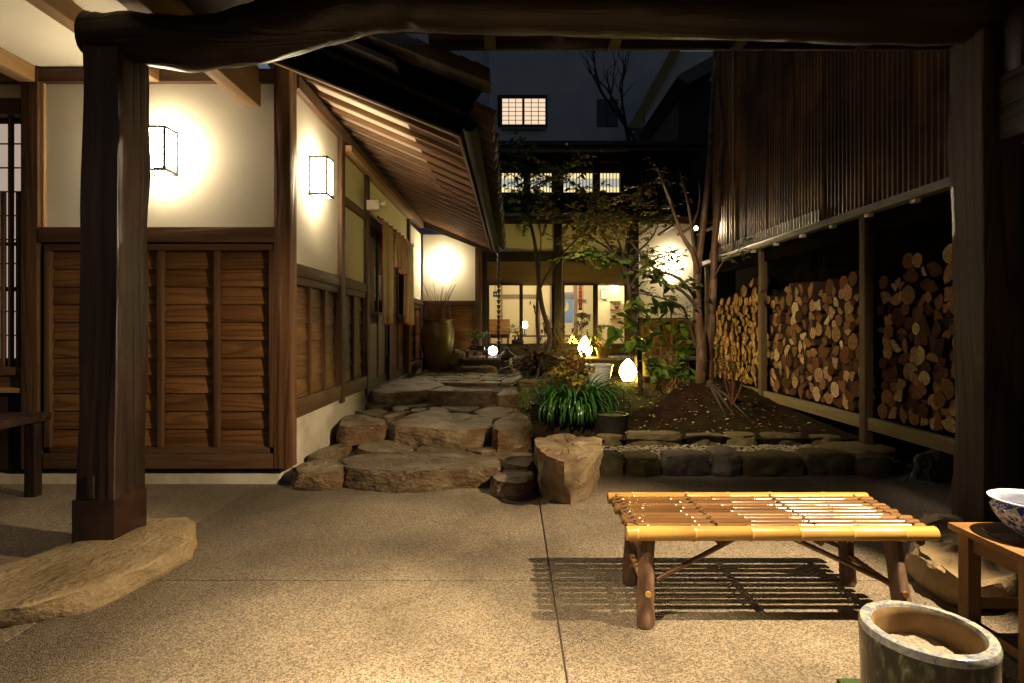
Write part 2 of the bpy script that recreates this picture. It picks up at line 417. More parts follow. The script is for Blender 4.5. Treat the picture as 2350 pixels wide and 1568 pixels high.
for pts in ([(680,490),(880,463),(965,500),(840,533),(760,522)], [(895,540),(1060,490),(1175,492),(1010,548),(940,554)],
            [(1000,440),(1090,428),(1165,460),(1090,492),(1020,490)], [(1120,437),(1360,393),(1415,430),(1280,447),(1170,457)],
            [(1175,470),(1280,450),(1335,470),(1240,497),(1180,492)], [(1355,457),(1480,453),(1555,488),(1480,504),(1370,492)],
            [(1465,435),(1560,413),(1790,418),(1845,450),(1730,502),(1600,484),(1470,455)],
            [(1775,490),(1900,448),(2120,452),(2165,480),(2040,545),(1960,572),(1870,545)],
            [(690,420),(820,398),(825,430),(720,438)], [(575,492),(640,450),(725,448),(705,492)], [(760,450),(950,428),(970,445),(830,464)],
            [(1420,412),(1600,400),(1690,402),(1560,410)], [(1850,430),(2040,415),(2060,440),(1900,448)], [(2080,440),(2220,415),(2330,430),(2200,470),(2120,462)]):
    step_stone(pts, Z2 - R.uniform(0,.012), .2, amp=.014, n=30, dome=.006)
step_stone([(790,300),(900,238),(1050,178),(1380,185),(1510,240),(1320,285),(1200,300),(900,318)], Z3, .29, n=60, amp=.025)
step_stone([(1325,290),(1500,253),(1740,272),(1935,283),(1968,296),(1750,306),(1500,304)], Z3, .29, n=52, amp=.022, mat=M_stone)
step_stone([(1985,345),(2080,270),(2240,263),(2255,315),(2050,345)], Z3-.02, .29, n=40, amp=.025)
# crazy paving on the upper landing, drawn as a jittered mesh of slabs
rg = random.Random(5)
cols_, rows_ = 5, 9
X0, X1, Y0, Y1 = -1.72, .2, 8.75, 11.9
grid = [[(X0+(X1-X0)*(i + (.5*(j % 2)-.25 if 0 < i < cols_ else 0) + (rg.uniform(-.22,.22) if 0 < i < cols_ else 0))/cols_,
          Y0+(Y1-Y0)*(j + (rg.uniform(-.25,.25) if 0 < j < rows_ else 0))/rows_) for i in range(cols_+1)] for j in range(rows_+1)]
for j in range(rows_):
    for i in range(cols_):
        q = [grid[j][i], grid[j][i+1], grid[j+1][i+1], grid[j+1][i]]
        mx = sum(p[0] for p in q)/4; my = sum(p[1] for p in q)/4
        q = [(mx+(p[0]-mx)*.93, my+(p[1]-my)*.93) for p in q]
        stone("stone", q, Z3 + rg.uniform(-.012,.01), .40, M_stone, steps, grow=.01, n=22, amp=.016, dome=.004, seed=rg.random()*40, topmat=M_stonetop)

# garden soil with the mound of the big tree
def sst(a, b, x):
    t = max(0, min(1, (x-a)/(b-a))); return t*t*(3-2*t)
def zsoil(x, y):
    z = .17 + .27*sst(5.9, 9.2, y)
    z += .43*math.exp(-((x-2.36)/.52)**2 - ((y-7.05)/.62)**2)
    z += .05*noise.noise(Vector((x*1.7, y*1.7, 3))) + .018*noise.noise(Vector((x*7, y*7, 1)))
    return z
nx, ny = 100, 130
vs = []; fs = []
for j in range(ny+1):
    for i in range(nx+1):
        x = .18 + (4.3-.18)*i/nx; y = 5.93 + (12.2-5.93)*j/ny
        vs.append((x, y, zsoil(x, y)))
for j in range(ny):
    for i in range(nx):
        a = j*(nx+1)+i; fs.append((a, a+1, a+nx+2, a+nx+1))
o = MB().add(vs, fs).build("garden_soil", M_soil, smooth=True, ang=180); tag(o, kind="structure")

# gravel strip
bed = MB().box(.6, 3.7, 5.34, 6.02, -.02, .085).build("gravel_bed", M_mortar); tag(bed, kind="structure")
pb = MB(); rg = random.Random(3)
def pebble(m, c, r, rg):
    a = rg.random()*6.28; e = rg.uniform(.55, .8)
    top = [c + Vector((math.cos(a+k*1.047)*r*(1 if k % 2 else .85), math.sin(a+k*1.047)*r*e, r*.1)) for k in range(6)]
    m.add(top + [c+Vector((0,0,r*.55)), c-Vector((0,0,r*.4))], [(k,(k+1) % 6,6) for k in range(6)] + [((k+1) % 6,k,7) for k in range(6)])
for k in range(2600):
    x = rg.uniform(.6, 3.6); y = rg.uniform(5.26, 6.0)
    pebble(pb, Vector((x, y, .088+rg.random()*.025)), rg.uniform(.012,.028), rg)
pb.build("gravel", M_gravel); tag(bpy.data.objects["gravel"], "small tan pebbles lying between the two rows of kerb rocks", "gravel", kind="stuff")

# kerb rocks
kx = lambda z: 1377 + .3516*z
rg = random.Random(9)
kerb_lab = ["brown kerb rock against the upright boulder", "squarish brown kerb rock second from the upright boulder", "wide grey-blue kerb rock with a pale front face",
            "small low kerb rock between the grey-blue rock and a broad mossy one", "broad mossy kerb rock with a lumpy top", "flat-topped brown kerb rock in front of the post stone", "dark kerb rock beside the scrolled roof ornament"]
fronts = [(-30,160),(172,402),(415,728),(742,932),(945,1345),(1352,1680),(1690,1930)]
M_stone_blue = nmat("bluish_stone", ((.05,.048,.045),(.12,.115,.11),(.20,.195,.19)), scale=4, detail=8, rough=(.5,.85), bump=.6, bscale=7, spec=.3, blot=(3,(.11,.07,.03),.5), bdist=.03)
for (a, b), lab in zip(fronts, kerb_lab):
    xa, xb = kx(a), kx(b)
    zt = .19 + rg.uniform(-.025,.025)
    Yf = 5.13 + rg.uniform(-.03,.03)
    A = P(xa, 1060, Yf); B = P(xb, 1060, Yf)
    d = rg.uniform(.25,.33)
    top = [(A.x+.005, Yf+.02), ((A.x+B.x)/2, Yf+rg.uniform(-.02,.02)), (B.x-.005, Yf+.03), (B.x-.0, Yf+d*.7), ((A.x*.4+B.x*.6), Yf+d+.03), (A.x+.02, Yf+d)]
    o = stone("kerb_rock", top, zt, -.02, M_stone_blue if 'blue' in lab else M_stone_moss, None, grow=.012, n=44, amp=.028, rim=.88, fr=5)
    tag(o, lab, "rock", "kerb rocks along the concrete floor")
backs = [(-20,165,"dark rock in the back kerb row behind the upright boulder"),(175,560,"long flat rock in the back kerb row under the strap leaves"),(568,832,"notched rock in the back kerb row below the soil mound"),
         (842,1050,"short slab in the back kerb row below the soil mound"),(1065,1350,"flat pale-edged slab in the back kerb row"),(1395,1600,"rounded rock ending the back kerb row by the firewood shed")]
for a, b, lab in backs:
    xa, xb = kx(a), kx(b); Yf = 5.92 + rg.uniform(-.03,.03); zt = .215 + rg.uniform(-.015,.02)
    A = P(xa, 1010, Yf); B = P(xb, 1010, Yf); d = rg.uniform(.18,.26)
    top = [(A.x, Yf+.05), ((A.x+B.x)/2, Yf+rg.uniform(.0,.03)), (B.x-.02, Yf+.05), (B.x, Yf+d*.7), ((A.x+B.x)/2, Yf+d), (A.x+.03, Yf+d)]
    o = stone("kerb_rock", top, zt, .03, M_stone_moss, None, grow=.012, n=36, amp=.024, fr=5)
    tag(o, lab, "rock", "rocks edging the soil")
o = stone("post_stone", [(x, y) for x, y in ((3.0,5.47),(3.3,5.33),(3.66,5.42),(3.78,5.62),(3.72,5.95),(3.3,5.9),(3.05,5.7))], .16, -.02, M_stone_moss, None, n=44, amp=.02)
tag(o, "flat greenish stone carrying the shed post", "rock")

# ================================================================== BIG STONES OF THE PORCH
top = pz([(-70,1335),(0,1297),(100,1264),(170,1240),(330,1190),(425,1187),(444,1203),(442,1236),(340,1296),(200,1346),(60,1390),(-70,1402)], .125)
bot = pz([(-90,1350),(0,1310),(100,1275),(330,1202),(428,1204),(448,1240),(443,1288),(300,1370),(200,1418),(60,1440),(-90,1450)], -.02)
tag(stone("base_stone", top, .125, -.02, M_stone_pale, None, bot=bot, n=110, amp=.022, dome=.01, rim=.9), "large pale smooth foundation stone under the crooked dark pillar", "stone")
top = pz([(2105,1202),(2165,1191),(2330,1198),(2420,1250),(2330,1325),(2220,1345),(2140,1290),(2092,1262)], .19)
bot = pz([(2078,1320),(2090,1235),(2400,1225),(2470,1330),(2320,1400),(2190,1402),(2105,1350)], -.02)
tag(stone("base_stone", top, .19, -.02, M_stone_pale, None, bot=bot, n=90, amp=.06, dome=-.02, rim=.88, fr=3.4), "rugged greenish foundation stone with a deep cleft behind the small wooden table", "stone")
# upright boulder
top = pz([(1224,1004),(1300,996),(1374,1008),(1379,1028),(1345,1046),(1290,1060),(1245,1040)], .41)
bot = pz([(1228,1100),(1236,1140),(1262,1158),(1310,1164),(1352,1150),(1372,1118),(1368,1080),(1300,1065)], -.02)
M_boulder = nmat("boulder", ((.11,.075,.04),(.23,.17,.10),(.34,.27,.17)), scale=4, detail=8, rough=(.5,.85), bump=.7, bscale=7, blot=(3.2,(.12,.07,.038),.75), spec=.3, bdist=.03)
tag(stone("upright_boulder", top, .41, -.02, M_boulder, None, bot=bot, n=96, amp=.05, dome=.0, rim=.98, seed=3.3), "knee-high tan boulder standing upright beside the stone steps", "boulder")

# ================================================================== LEFT HOUSE
YF = 4.83; XW = -1.886
house = thing("plaster_house", "cream plaster house with brown timber frame, board cladding and tiled eave", "house", (-3.0, 8.4, 0))
wf = lambda ax: wood('frame', ax)
# --- front wall
fr("plaster_panel", M_plaster, house, YF+.05, 88, 632, 186, 524, .1)
fr("plaster_panel", M_plaster, house, YF+.05, -420, 50, 186, 232, .1)
bx("wall_core", wood('dark','z'), house, -6.6, -2.02, YF+.16, YF+.3, .1, 3.6)
fr("post", wood('corner','z'), house, YF, 628, 665, 130, 1076, .16, .006)
fr("post", wf('z'), house, YF-.01, 47, 86, 150, 1078, .16, .006)
fr("jamb", wood('pale','z'), house, YF+.02, 86, 100, 188, 521, .1, .003)
fr("wall_plate", wood('frame','x'), house, YF-.005, 86, 628, 157, 187, .12, .005)
fr("wall_plate", wood('frame','x'), house, YF-.005, -420, 47, 157, 187, .12, .005)
fr("middle_rail", wood('frame','x'), house, YF-.02, 86, 628, 521, 556, .14, .005)
fr("sill_beam", wood('frame','x'), house, YF+.005, 98, 627, 1041, 1076, .13, .005)
fr("foundation_strip", M_plinth, house, YF+.05, -420, 640, 1088, 1122, .2)
# clapboard panel of the front wall
dado = fr("cladding_panel", wood('dark','x'), house, YF+.075, 98, 628, 556, 1042, .05)
fr("rail", wood('frame','x'), dado, YF+.008, 101, 628, 560, 575, .06, .003)
fr("rail", wood('frame','x'), dado, YF+.008, 113, 617, 1027, 1040, .06, .003)
bands = [(100,113),(360,372),(490,502),(617,628)]
for a, b in bands: fr("batten", wood('frame','z'), dado, YF+.003, a, b, 575.5, 1027, .06, .003)
def lap_x(name, par, m, xa, xb, z0, z1, y, out=.022, th=.014):
    MB().hexa([(xa,y-out,z0),(xb,y-out,z0),(xb,y-out+th,z0),(xa,y-out+th,z0),(xa,y-.004,z1),(xb,y-.004,z1),(xb,y+th-.004,z1),(xa,y+th-.004,z1)]).build(name, m, par, bevel=.002)
def lap_y(name, par, m, ya, yb, z0, z1, x, out=.022, th=.014):
    MB().hexa([(x+out,ya,z0),(x+out,yb,z0),(x+out-th,yb,z0),(x+out-th,ya,z0),(x+.004,ya,z1),(x+.004,yb,z1),(x-th+.004,yb,z1),(x-th+.004,ya,z1)]).build(name, m, par, bevel=.002)
zt = P(0, 575, YF).z; zb = P(0, 1027, YF).z; n = 11; hh = (zt-zb)/n
for i in range(n):
    for (a, b) in ((113,360),(372,490),(502,617)):
        A = P(a, 0, YF).x+.001; B = P(b, 0, YF).x-.001
        lap_x("board", dado, wood('board','x'), A, B, zb+i*hh, zb+(i+1)*hh+.006, YF+.062, out=.026)
# lattice window at the far end of the front wall
lat = fr("lattice_window", wood('frame','x'), house, YF+.03, -260, 46.5, 225, 262, .1, .004)
M_shoji = emit("shoji_glow", (1.0, .74, .60), .34)
fr("shoji_paper", M_shoji, lat, YF+.125, -260, 46, 285, 822, .01)
for i in range(18):
    x = 44 - i*18
    fr("bar", wood('frame','z'), lat, YF+.05, x-8, x, 262.5 if i % 3 == 1 else 440, 842, .03)
for y in (330,385,440,495,550,605,660,715,770): fr("muntin", wood('pale','x'), lat, YF+.11, -260, 46, y-1.5, y+1.5, .012)
for y in (560, 665): fr("cross_rail", wood('frame','x'), lat, YF+.085, -260, 46, y-4, y+4, .02)
fr("sill", wood('frame','x'), lat, YF+.02, -260, 46.5, 842.5, 862, .1, .004)
fr("apron_board", wood('board','x'), lat, YF+.05, -260, 46.5, 862.5, 890, .05)
fr("sill", wood('pale','x'), lat, YF+.0, -260, 46.5, 890.5, 902, .1, .004)
fr("apron_board", wood('dark','x'), lat, YF+.06, -260, 46.5, 903, 1080, .05)
# plaster ceiling of the front eave, with its beams
bx("eave_ceiling", M_plaster, house, -6.6, -2.32, 1.6, YF+.04, 3.56, 3.62)
bx("eave_beam", wood('pale','y'), house, -4.17, -4.03, 1.6, YF-.02, 3.42, 3.555, .005)
bx("eave_beam", wood('pale','y'), house, -3.09, -2.98, 1.6, YF-.02, 3.42, 3.555, .005)
bx("cantilever_beam", wood('pale','y'), house, P(560,0,YF).x, P(595,0,YF).x, 2.6, YF+.03, P(0,243,YF).z, 3.55, .006)
# --- side wall
def sideY(x): return SX(x, XW)
ZS = 1.80
sw = lambda name, m, ya, yb, za, zb_, dx=0.0, th=.08, bev=0.0, par=house: bx(name, m, par, XW+dx-th, XW+dx, ya, yb, za, zb_, bev)
Ya, Yb_, Yc, Yd, Ye = 4.99, 6.30, 7.42, 10.45, 12.05
sw("plaster_panel", M_plaster, Ya, Yb_, ZS+.11, 3.44, -.045)
sw("plaster_panel", M_plaster, Yb_+.13, Yc, ZS+.11, 2.74, -.045)
sw("plaster_panel", M_plaster, Yb_+.13, Yd, 2.84, 3.5, -.045)
sw("plaster_panel", M_plaster, Yd+.12, Ye, ZS+.11, 3.3, -.045)
bx("wall_core", wood('dark','z'), house, XW-.26, XW-.14, YF+.3, 7.4, .05, 3.5)
bx("wall_core", wood('dark','z'), house, XW-.26, XW-.14, 10.55, 12.2, .05, 3.4)
for (ya, yb) in ((Yb_, Yb_+.13), (Yc, Yc+.13), (Yd, Yd+.12)):
    sw("post", wf('z'), ya, yb, .46 if ya > 7 else .5, 3.5, .004, .14, .005)
sw("wall_plate", wood('frame','y'), Ya, Ye, 3.44, 3.56, .02, .14, .005)
sw("middle_rail", wood('frame','y'), Ya, Yb_, ZS, ZS+.11, -.008, .1, .004)
sw("middle_rail", wood('frame','y'), Yb_+.131, Yc, ZS, ZS+.11, -.008, .1, .004)
sw("middle_rail", wood('frame','y'), Yd+.121, Ye, ZS, ZS+.11, -.008, .1, .004)
sw("lintel", wood('frame','y'), Yb_+.131, Yc, 2.74, 2.84, -.01, .1, .004)
sw("door_lintel", wood('dark','y'), Yc+.131, Yd, 2.70, 2.84, -.006, .1, .004)
sw("ledge", wood('pale','y'), Yb_+.131, Yd-.01, 3.33, 3.40, .075, .12, .004)
sw("sill_beam", wood('frame','y'), Ya, Yb_, .545, .705, -.004, .11, .004)
sw("sill_beam", wood('frame','y'), Yb_+.131, Yc, .545, .705, -.004, .11, .004)
sw("sill_beam", wood('frame','y'), Yd+.121, Ye, .50, .66, -.004, .11, .004)
sw("plinth", M_plinth, Ya-.002, Yc, -.02, .54, -.03, .12)
sw("plinth", M_plinth, Yc, Ye, -.02, .49, -.02, .12)
for (ya, yb, bat) in ((Ya, Yb_, 3), (Yb_+.13, Yc, 2), (Yd+.12, Ye, 2)):
    pn = sw("cladding_panel", wood('dark','y'), ya, yb, .66, ZS, -.085, .05)
    w = .05
    ys = [ya + (yb-ya-w)*k/bat for k in range(bat+1)]
    for y in ys: bx("batten", wood('frame','z'), pn, XW-.075, XW-.03, y+.001, y+w, .706, ZS-.075, .003)
    bx("rail", wood('frame','y'), pn, XW-.075, XW-.026, ya, yb, ZS-.074, ZS-.001, .003)
    hh = (ZS-.075-.706)/6
    for k in range(bat):
        for i in range(6):
            lap_y("board", pn, wood('board','y'), ys[k]+w+.001, ys[k+1]-.001, .707+i*hh, .707+(i+1)*hh+.004, XW-.078)
# doorway with sliding glazed doors
door = sw("doorway", wood('dark','y'), Yc+.13, Yd, .44, .50, .02, .16, .004)
M_red = nmat("maroon_lacquer", ((.05,.012,.010),(.09,.022,.018)), scale=4, rough=(.3,.5), bump=.05)
nd = 4; dw = (Yd-Yc-.13)/nd
for k in range(nd):
    y0 = Yc+.13+k*dw; y1 = y0+dw; xo = XW-.05-(.045 if k % 2 else 0)
    d = MB().box(xo-.035, xo, y0, y0+.07, .50, 2.70).box(xo-.035, xo, y1-.07, y1-.001, .50, 2.70).box(xo-.034, xo-.001, y0+.07, y1-.07, .50, .62).box(xo-.034, xo-.001, y0+.07, y1-.07, 2.6, 2.699).box(xo-.034, xo-.001, y0+.07, y1-.07, 1.52, 1.57)
    dd = d.build("sliding_door", wood('dark','z'), door)
    bx("pane", M_glass, dd, xo-.02, xo-.015, y0+.07, y1-.07, 1.57, 2.6)
    bx("lower_panel", M_red, dd, xo-.024, xo-.012, y0+.07, y1-.07, .62, 1.52)
bx("entrance_screen", emit("hall_glow", (1.0,.74,.48), .9), house, XW-.45, XW-.42, Yc+.2, Yd-.05, 1.45, 2.7)
bx("entrance_wall", wood('dark','z'), house, XW-.45, XW-.42, Yc+.2, Yd-.05, .1, 1.449)
# back return of the house: the short wall facing the camera
YR = 12.06
bx("plaster_panel", M_plaster, house, XW+.0, -.78, YR, YR+.1, ZS+.1, 3.3)
bx("middle_rail", wood('frame','x'), house, XW, -.78, YR-.02, YR+.1, ZS, ZS+.1, .004)
pn = bx("cladding_panel", wood('dark','x'), house, XW, -.78, YR+.03, YR+.1, .5, ZS)
for k in range(3):
    x = XW+.02 + k*(1.1-.06)/2
    bx("batten", wood('frame','z'), pn, x, x+.05, YR-.012, YR+.03, .55, ZS-.001, .003)
for k in range(2):
    for i in range(7):
        x = XW+.07 + k*.52
        lap_x("board", pn, wood('board','x'), x+.001, x+.469, .56+i*.175, .56+(i+1)*.175+.004, YR+.022)
bx("post", wf('z'), house, -.78, -.64, YR-.03, YR+.12, .45, 3.3, .005)
# --- roof over the path
SL = .43
XE = -.464                                   # rafter ends
zr = lambda x: 2.95 + (XE - x)*SL            # underside of the rafters
M_soffit = nmat("soffit_boards", ((.62,.54,.40),(.72,.64,.50)), scale=5, stretch=(.1,1,1), rough=(.6,.8), bump=.08, spec=.2)
rf = MB().prism([(XE-.02, zr(XE-.02)+.095),(-2.3, zr(-2.3)+.095),(-2.3, zr(-2.3)+.12),(XE-.02, zr(XE-.02)+.12)], 'y', 4.56, 12.15).build("roof", M_soffit, house)
y = 5.19
while y < 12.1:
    MB().prism([(XE, zr(XE)+.042),(XE, zr(XE)+.094),(-2.25, zr(-2.25)+.094),(-2.25, zr(-2.25)+.042)], 'y', y-.024, y+.024).build("rafter", wood('rafter','x'), rf, bevel=.004)
    y += .378
# eave edge, barge board, tiles, gutter
MB().prism([(XE+.001, zr(XE)+.0),(XE+.03, zr(XE)-.005),(XE+.03, zr(XE)+.115),(XE+.001, zr(XE)+.12)], 'y', 4.5, 12.15).build("fascia", wood('frame','y'), rf)
MB().prism([(XE+.12, zr(XE)+.03),(XE+.12, zr(XE)+.075),(-2.3, zr(-2.3)+.165),(-2.3, zr(-2.3)+.122)], 'y', 4.45, 12.15).build("roof_deck", wood('dark','y'), rf)
bp = [P(x, y_, 4.5) for x, y_ in ((570,118),(1053,312),(1074,272),(1090,232),(1108,207),(835,87),(690,25),(560,-30))]
MB().prism([(p.x, p.z) for p in bp], 'y', 4.46, 4.52).build("barge_board", wood('black','x'), rf)
MB().prism([(P(600,130,4.53).x, P(600,130,4.53).z-.01),(P(1050,309,4.53).x, P(1050,309,4.53).z-.012),(P(1050,303,4.53).x, P(1050,303,4.53).z),(P(600,122,4.53).x, P(600,122,4.53).z)], 'y', 4.521, 4.56).build("barge_trim", wood('pale','x'), rf)
# verge tiles
n = 9
for k in range(n):
    a = P(820+ (1122-820)*k/n, 74+(192-74)*k/n, 4.25); b = P(820+(1122-820)*(k+1.08)/n, 74+(192-74)*(k+1.08)/n, 4.25)
    up = .016
    MB().prism([(a.x,a.z),(b.x,b.z),(b.x,b.z+.105),(a.x,a.z+.105+up)], 'y', 4.22-.002*(k % 2), 4.46).build("verge_tile", M_tile, rf, bevel=.006)
# eave tiles: three courses of wavy clay tiles
tm = MB(); nseg = 10; W_, Ln = .275, .30
tv = []; 
for t in (0, 1):
    for i in range(nseg+1):
        u = i/nseg; wv = .035*math.sin(u*2*math.pi*.95+.4)
        tv.append((t*-Ln, u*W_*1.03, wv + .0)); 
for t in (0, 1):
    for i in range(nseg+1):
        u = i/nseg; wv = .035*math.sin(u*2*math.pi*.95+.4)
        tv.append((t*-Ln, u*W_*1.03, wv - (.055 if t == 0 else .018)))
q = nseg+1; tf = []
for i in range(nseg):
    tf.append((i, i+1, q+i+1, q+i)); tf.append((2*q+i+1, 2*q+i, 3*q+i, 3*q+i+1)); tf.append((i+1, i, 2*q+i, 2*q+i+1))
tf += [(0, q, 3*q, 2*q), (q-1, 2*q-1+0, 4*q-1, 3*q-1)]
tile_me = tm.add(tv, tf).mesh("tile", M_tile, smooth=True, ang=35)
ysl = math.atan(SL)
nt_ = int((12.15-4.46)/W_)
for r in range(3):
    for k in range(nt_):
        x = -.13 - r*.255
        z = 2.95 + (XE-x)*SL + .225
        M = Matrix.Translation((x + R.uniform(-.008,.008), 4.46+k*W_, z + R.uniform(-.004,.004))) @ Matrix.Rotation(ysl, 4, 'Y')
        place("tile", tile_me, rf, M)
MB().prism([(-.88, zr(-.88)+.2),(-2.5, zr(-2.5)+.2),(-2.5, zr(-2.5)+.24),(-.88, zr(-.88)+.24)], 'y', 4.3, 12.15).build("roof_slope", M_tile, rf)
gx, gz = -.335, 2.955
gpts = [(gx+.062*math.cos(a), gz+.062*math.sin(a)) for a in [math.pi+math.pi*k/10 for k in range(11)]]
gpts += [(gx+.055*math.cos(a), gz+.055*math.sin(a)) for a in [2*math.pi-math.pi*k/10 for k in range(11)]]
gut = MB().prism(gpts, 'y', 4.5, 11.95).build("gutter", nmat("matte_gutter", ((.010,.007,.005),(.018,.013,.010)), scale=6, rough=(.75,.9), bump=.05, spec=.1), rf, smooth=True)
y = 4.9
while y < 11.9:
    MB().tube([(XE+.03, y, gz+.09),(gx-.05, y, gz+.06),(gx+.075, y, gz+.066),(gx+.10, y, gz+.10)], .006, n=5).build("gutter_hook", M_greymetal, rf); y += .62
MB().prism([(-.42, zr(-.42)-.04),(-2.0, zr(-2.0)-.10),(-2.0, zr(-2.0)+.02),(-.42, zr(-.42)+.09)], 'y', 12.0, 12.055).build("end_barge_board", wood('dark','x'), rf)

# ================================================================== PORCH FRAME over the foreground
porch = thing("timber_porch", "massive dark timber porch of two hewn pillars under one crooked log beam", "porch", (0, 3.37, 0))
def hewn(name, x0, x1, y0, y1, z0, z1, taper=.0, seed=0., bend=0., lean=0.):
    n = 5; vs = []; fs = []; rings = 46
    c = .02
    prof = []
    for (ax_, ay, bx2, by) in ((0,0,1,0),(1,0,1,1),(1,1,0,1),(0,1,0,0)):
        for k in range(n):
            t = (k+.12)/(n-1+.24); prof.append((ax_+(bx2-ax_)*t, ay+(by-ay)*t))
    m = len(prof)
    for j in range(rings+1):
        t = j/rings; z = z0+(z1-z0)*t
        cx = (x0+x1)/2 + bend*math.sin(t*math.pi) + lean*t; cyy = (y0+y1)/2
        hw = (x1-x0)/2*(1-taper*t); hd = (y1-y0)/2*(1-taper*t)
        for (u, w) in prof:
            x = cx+(u-.5)*2*hw; y_ = cyy+(w-.5)*2*hd
            q = Vector((x*2+seed, y_*2, z*.9))
            d = noise.noise(q)*.022 + noise.noise(q*3.1)*.008
            if z < z0+.28: d *= .15
            x += (u-.5)*2*d; y_ += (w-.5)*2*d + noise.noise(q*1.3+Vector((5,5,5)))*.006
            vs.append((x, y_, z))
    for j in range(rings):
        for k in range(m):
            k2 = (k+1) % m; fs.append((j*m+k, j*m+k2, (j+1)*m+k2, (j+1)*m+k))
    fs += [tuple(range(m-1,-1,-1)), tuple(range(rings*m,(rings+1)*m))]
    return MB().add(vs, fs).build(name, wood('pillar','z'), porch, smooth=True, ang=42)
pl = hewn("pillar", -2.505, -2.275, 3.25, 3.53, .11, 2.96, .05, 2.0, .008, .03); pl["label"] = "crooked dark pillar with knots and a squared lower end"
MB().box(-2.511,-2.269,3.244,3.536,.108,.36).build("pillar_shoe", nmat("shoe_wood", ((.018,.007,.005),(.04,.016,.011)), scale=6, rough=(.22,.4), bump=.1, spec=.5), pl, bevel=.004)
bx("mortise_peg", wood('dark','z'), pl, -2.43, -2.385, 3.238, 3.26, .37, .50, .003)
pr = hewn("pillar", 2.69, 2.91, 3.25, 3.49, .15, 3.06, .0, 9.0); pr.data.materials.clear(); pr.data.materials.append(nmat("weathered_pillar", ((.020,.012,.008),(.05,.032,.024),(.075,.05,.038)), stretch=AX['z'], scale=8, rings=70, ringc=(.02,.011,.007), rough=(.45,.7), bump=.4, spec=.35)); pr["label"] = "weathered straight pillar with swirling grain"
# log beam: follows the lower edge seen in the photograph
low = [(206,127),(240,133),(330,150),(430,160),(520,152),(600,137),(720,106),(800,84),(870,66),(940,66),(1000,69),(1200,75),(1500,81),(1800,90),(2050,97),(2200,96),(2330,92)]
bpts = []; brad = []
for i, (x, y_) in enumerate(low):
    c = P(x, y_, 3.37); r = .125 if x < 250 else (.15 if x < 600 else .165 + .012*math.sin(x*.01))
    bpts.append((c.x, 3.37, c.z + r)); brad.append(r)
dense = []; dr = []
for i in range(len(bpts)-1):
    for k in range(4):
        t = k/4; dense.append([bpts[i][a]*(1-t)+bpts[i+1][a]*t for a in range(3)]); dr.append((brad[i]*(1-t)+brad[i+1]*t)*(1+.03*noise.noise(Vector((i+t, 2, 2)))))
dense.append(bpts[-1]); dr.append(brad[-1])
MB().tube(dense, dr, n=20, wob=.10).build("log_beam", wood('pillar','x'), porch, smooth=True, ang=60)
bx("porch_ceiling", wood('dark','x'), porch, -.61, 4.0, -1.5, 4.19, 3.46, 3.5)
bx("porch_ceiling", wood('dark','x'), porch, -2.3, -.611, -1.5, 4.1, 3.462, 3.502)
bx("eave_board", wood('dark','x'), porch, -.615, 3.72, 4.191, 4.23, 3.40, 3.58, .004)
for x in (-.2, .7, 1.6, 2.5): bx("ceiling_joist", wood('dark','y'), porch, x, x+.08, -1.5, 4.185, 3.38, 3.459)
# wall to the right of the porch: plaster above a lintel, dark doorway below
rw = thing("porch_side_wall", "cream plaster wall above a heavy lintel and dark doorway joining the weathered pillar", "wall", (2.95, 1.5, 0))
bx("plaster_panel", M_plaster, rw, 2.80, 2.9, -1.5, 3.10, 2.80, 3.45)
bx("lintel", wood('pillar','y'), rw, 2.76, 2.905, -1.5, 3.245, 2.40, 2.77, .008)
bx("door_panel", wood('dark','z'), rw, 2.92, 2.97, -1.5, 3.28, -.01, 2.39)
for y in (2.2, 1.1, 0.0): bx("door_stile", wood('pillar','z'), rw, 2.885, 2.918, y, y+.09, .0, 2.395)
bx("upper_post", wood('pillar','z'), rw, 2.78, 2.91, 3.11, 3.24, 2.775, 3.45, .005)

# ================================================================== FIREWOOD SHED and the corrugated wall above it
XSH = 3.6
shed = thing("firewood_shed", "open-fronted timber firewood shed with posts, rails and a metal gutter", "shed", (3.9, 7.0, 0))
ws = lambda ax: wood('shed', ax)
posts = [3.35, SX(1989, XSH), SX(1751, XSH), 10.45]
for k, y in enumerate(posts):
    bx("post", ws('z'), shed, XSH-.05, XSH+.04, y-.045, y+.045, .0 if k != 1 else .15, 2.47, .005)
for k in range(3):
    bx("bottom_rail", wood('rail','y'), shed, XSH-.02, XSH+.05, posts[k]+.047, posts[k+1]-.047, .31, .435, .005)
bx("floor", wood('black','y'), shed, XSH+.052, 4.12, 3.3, 10.5, .36, .42)
bx("back_wall", wood('black','y'), shed, 4.13, 4.17, 3.3, 10.5, .0, 2.55)
bx("header", wood('black','y'), shed, XSH+.0, XSH+.12, 3.3, 10.5, 2.28, 2.46)
bx("shed_roof", wood('black','y'), shed, XSH-.05, 4.16, 3.3, 10.5, 2.475, 2.515)
gt = bx("gutter", M_greymetal, shed, XSH-.16, XSH-.055, 3.3, 10.5, 2.455, 2.53, .006)
M_bracket = nmat("white_bracket", ((.55,.52,.45),(.7,.67,.58)), scale=6, bump=0)
for x in (2102, 1995, 1912, 1843, 1782, 1730):
    y = SX(x, XSH-.12); bx("gutter_bracket", M_bracket, gt, XSH-.15, XSH-.10, y-.035, y+.035, 2.418, 2.453, .004)

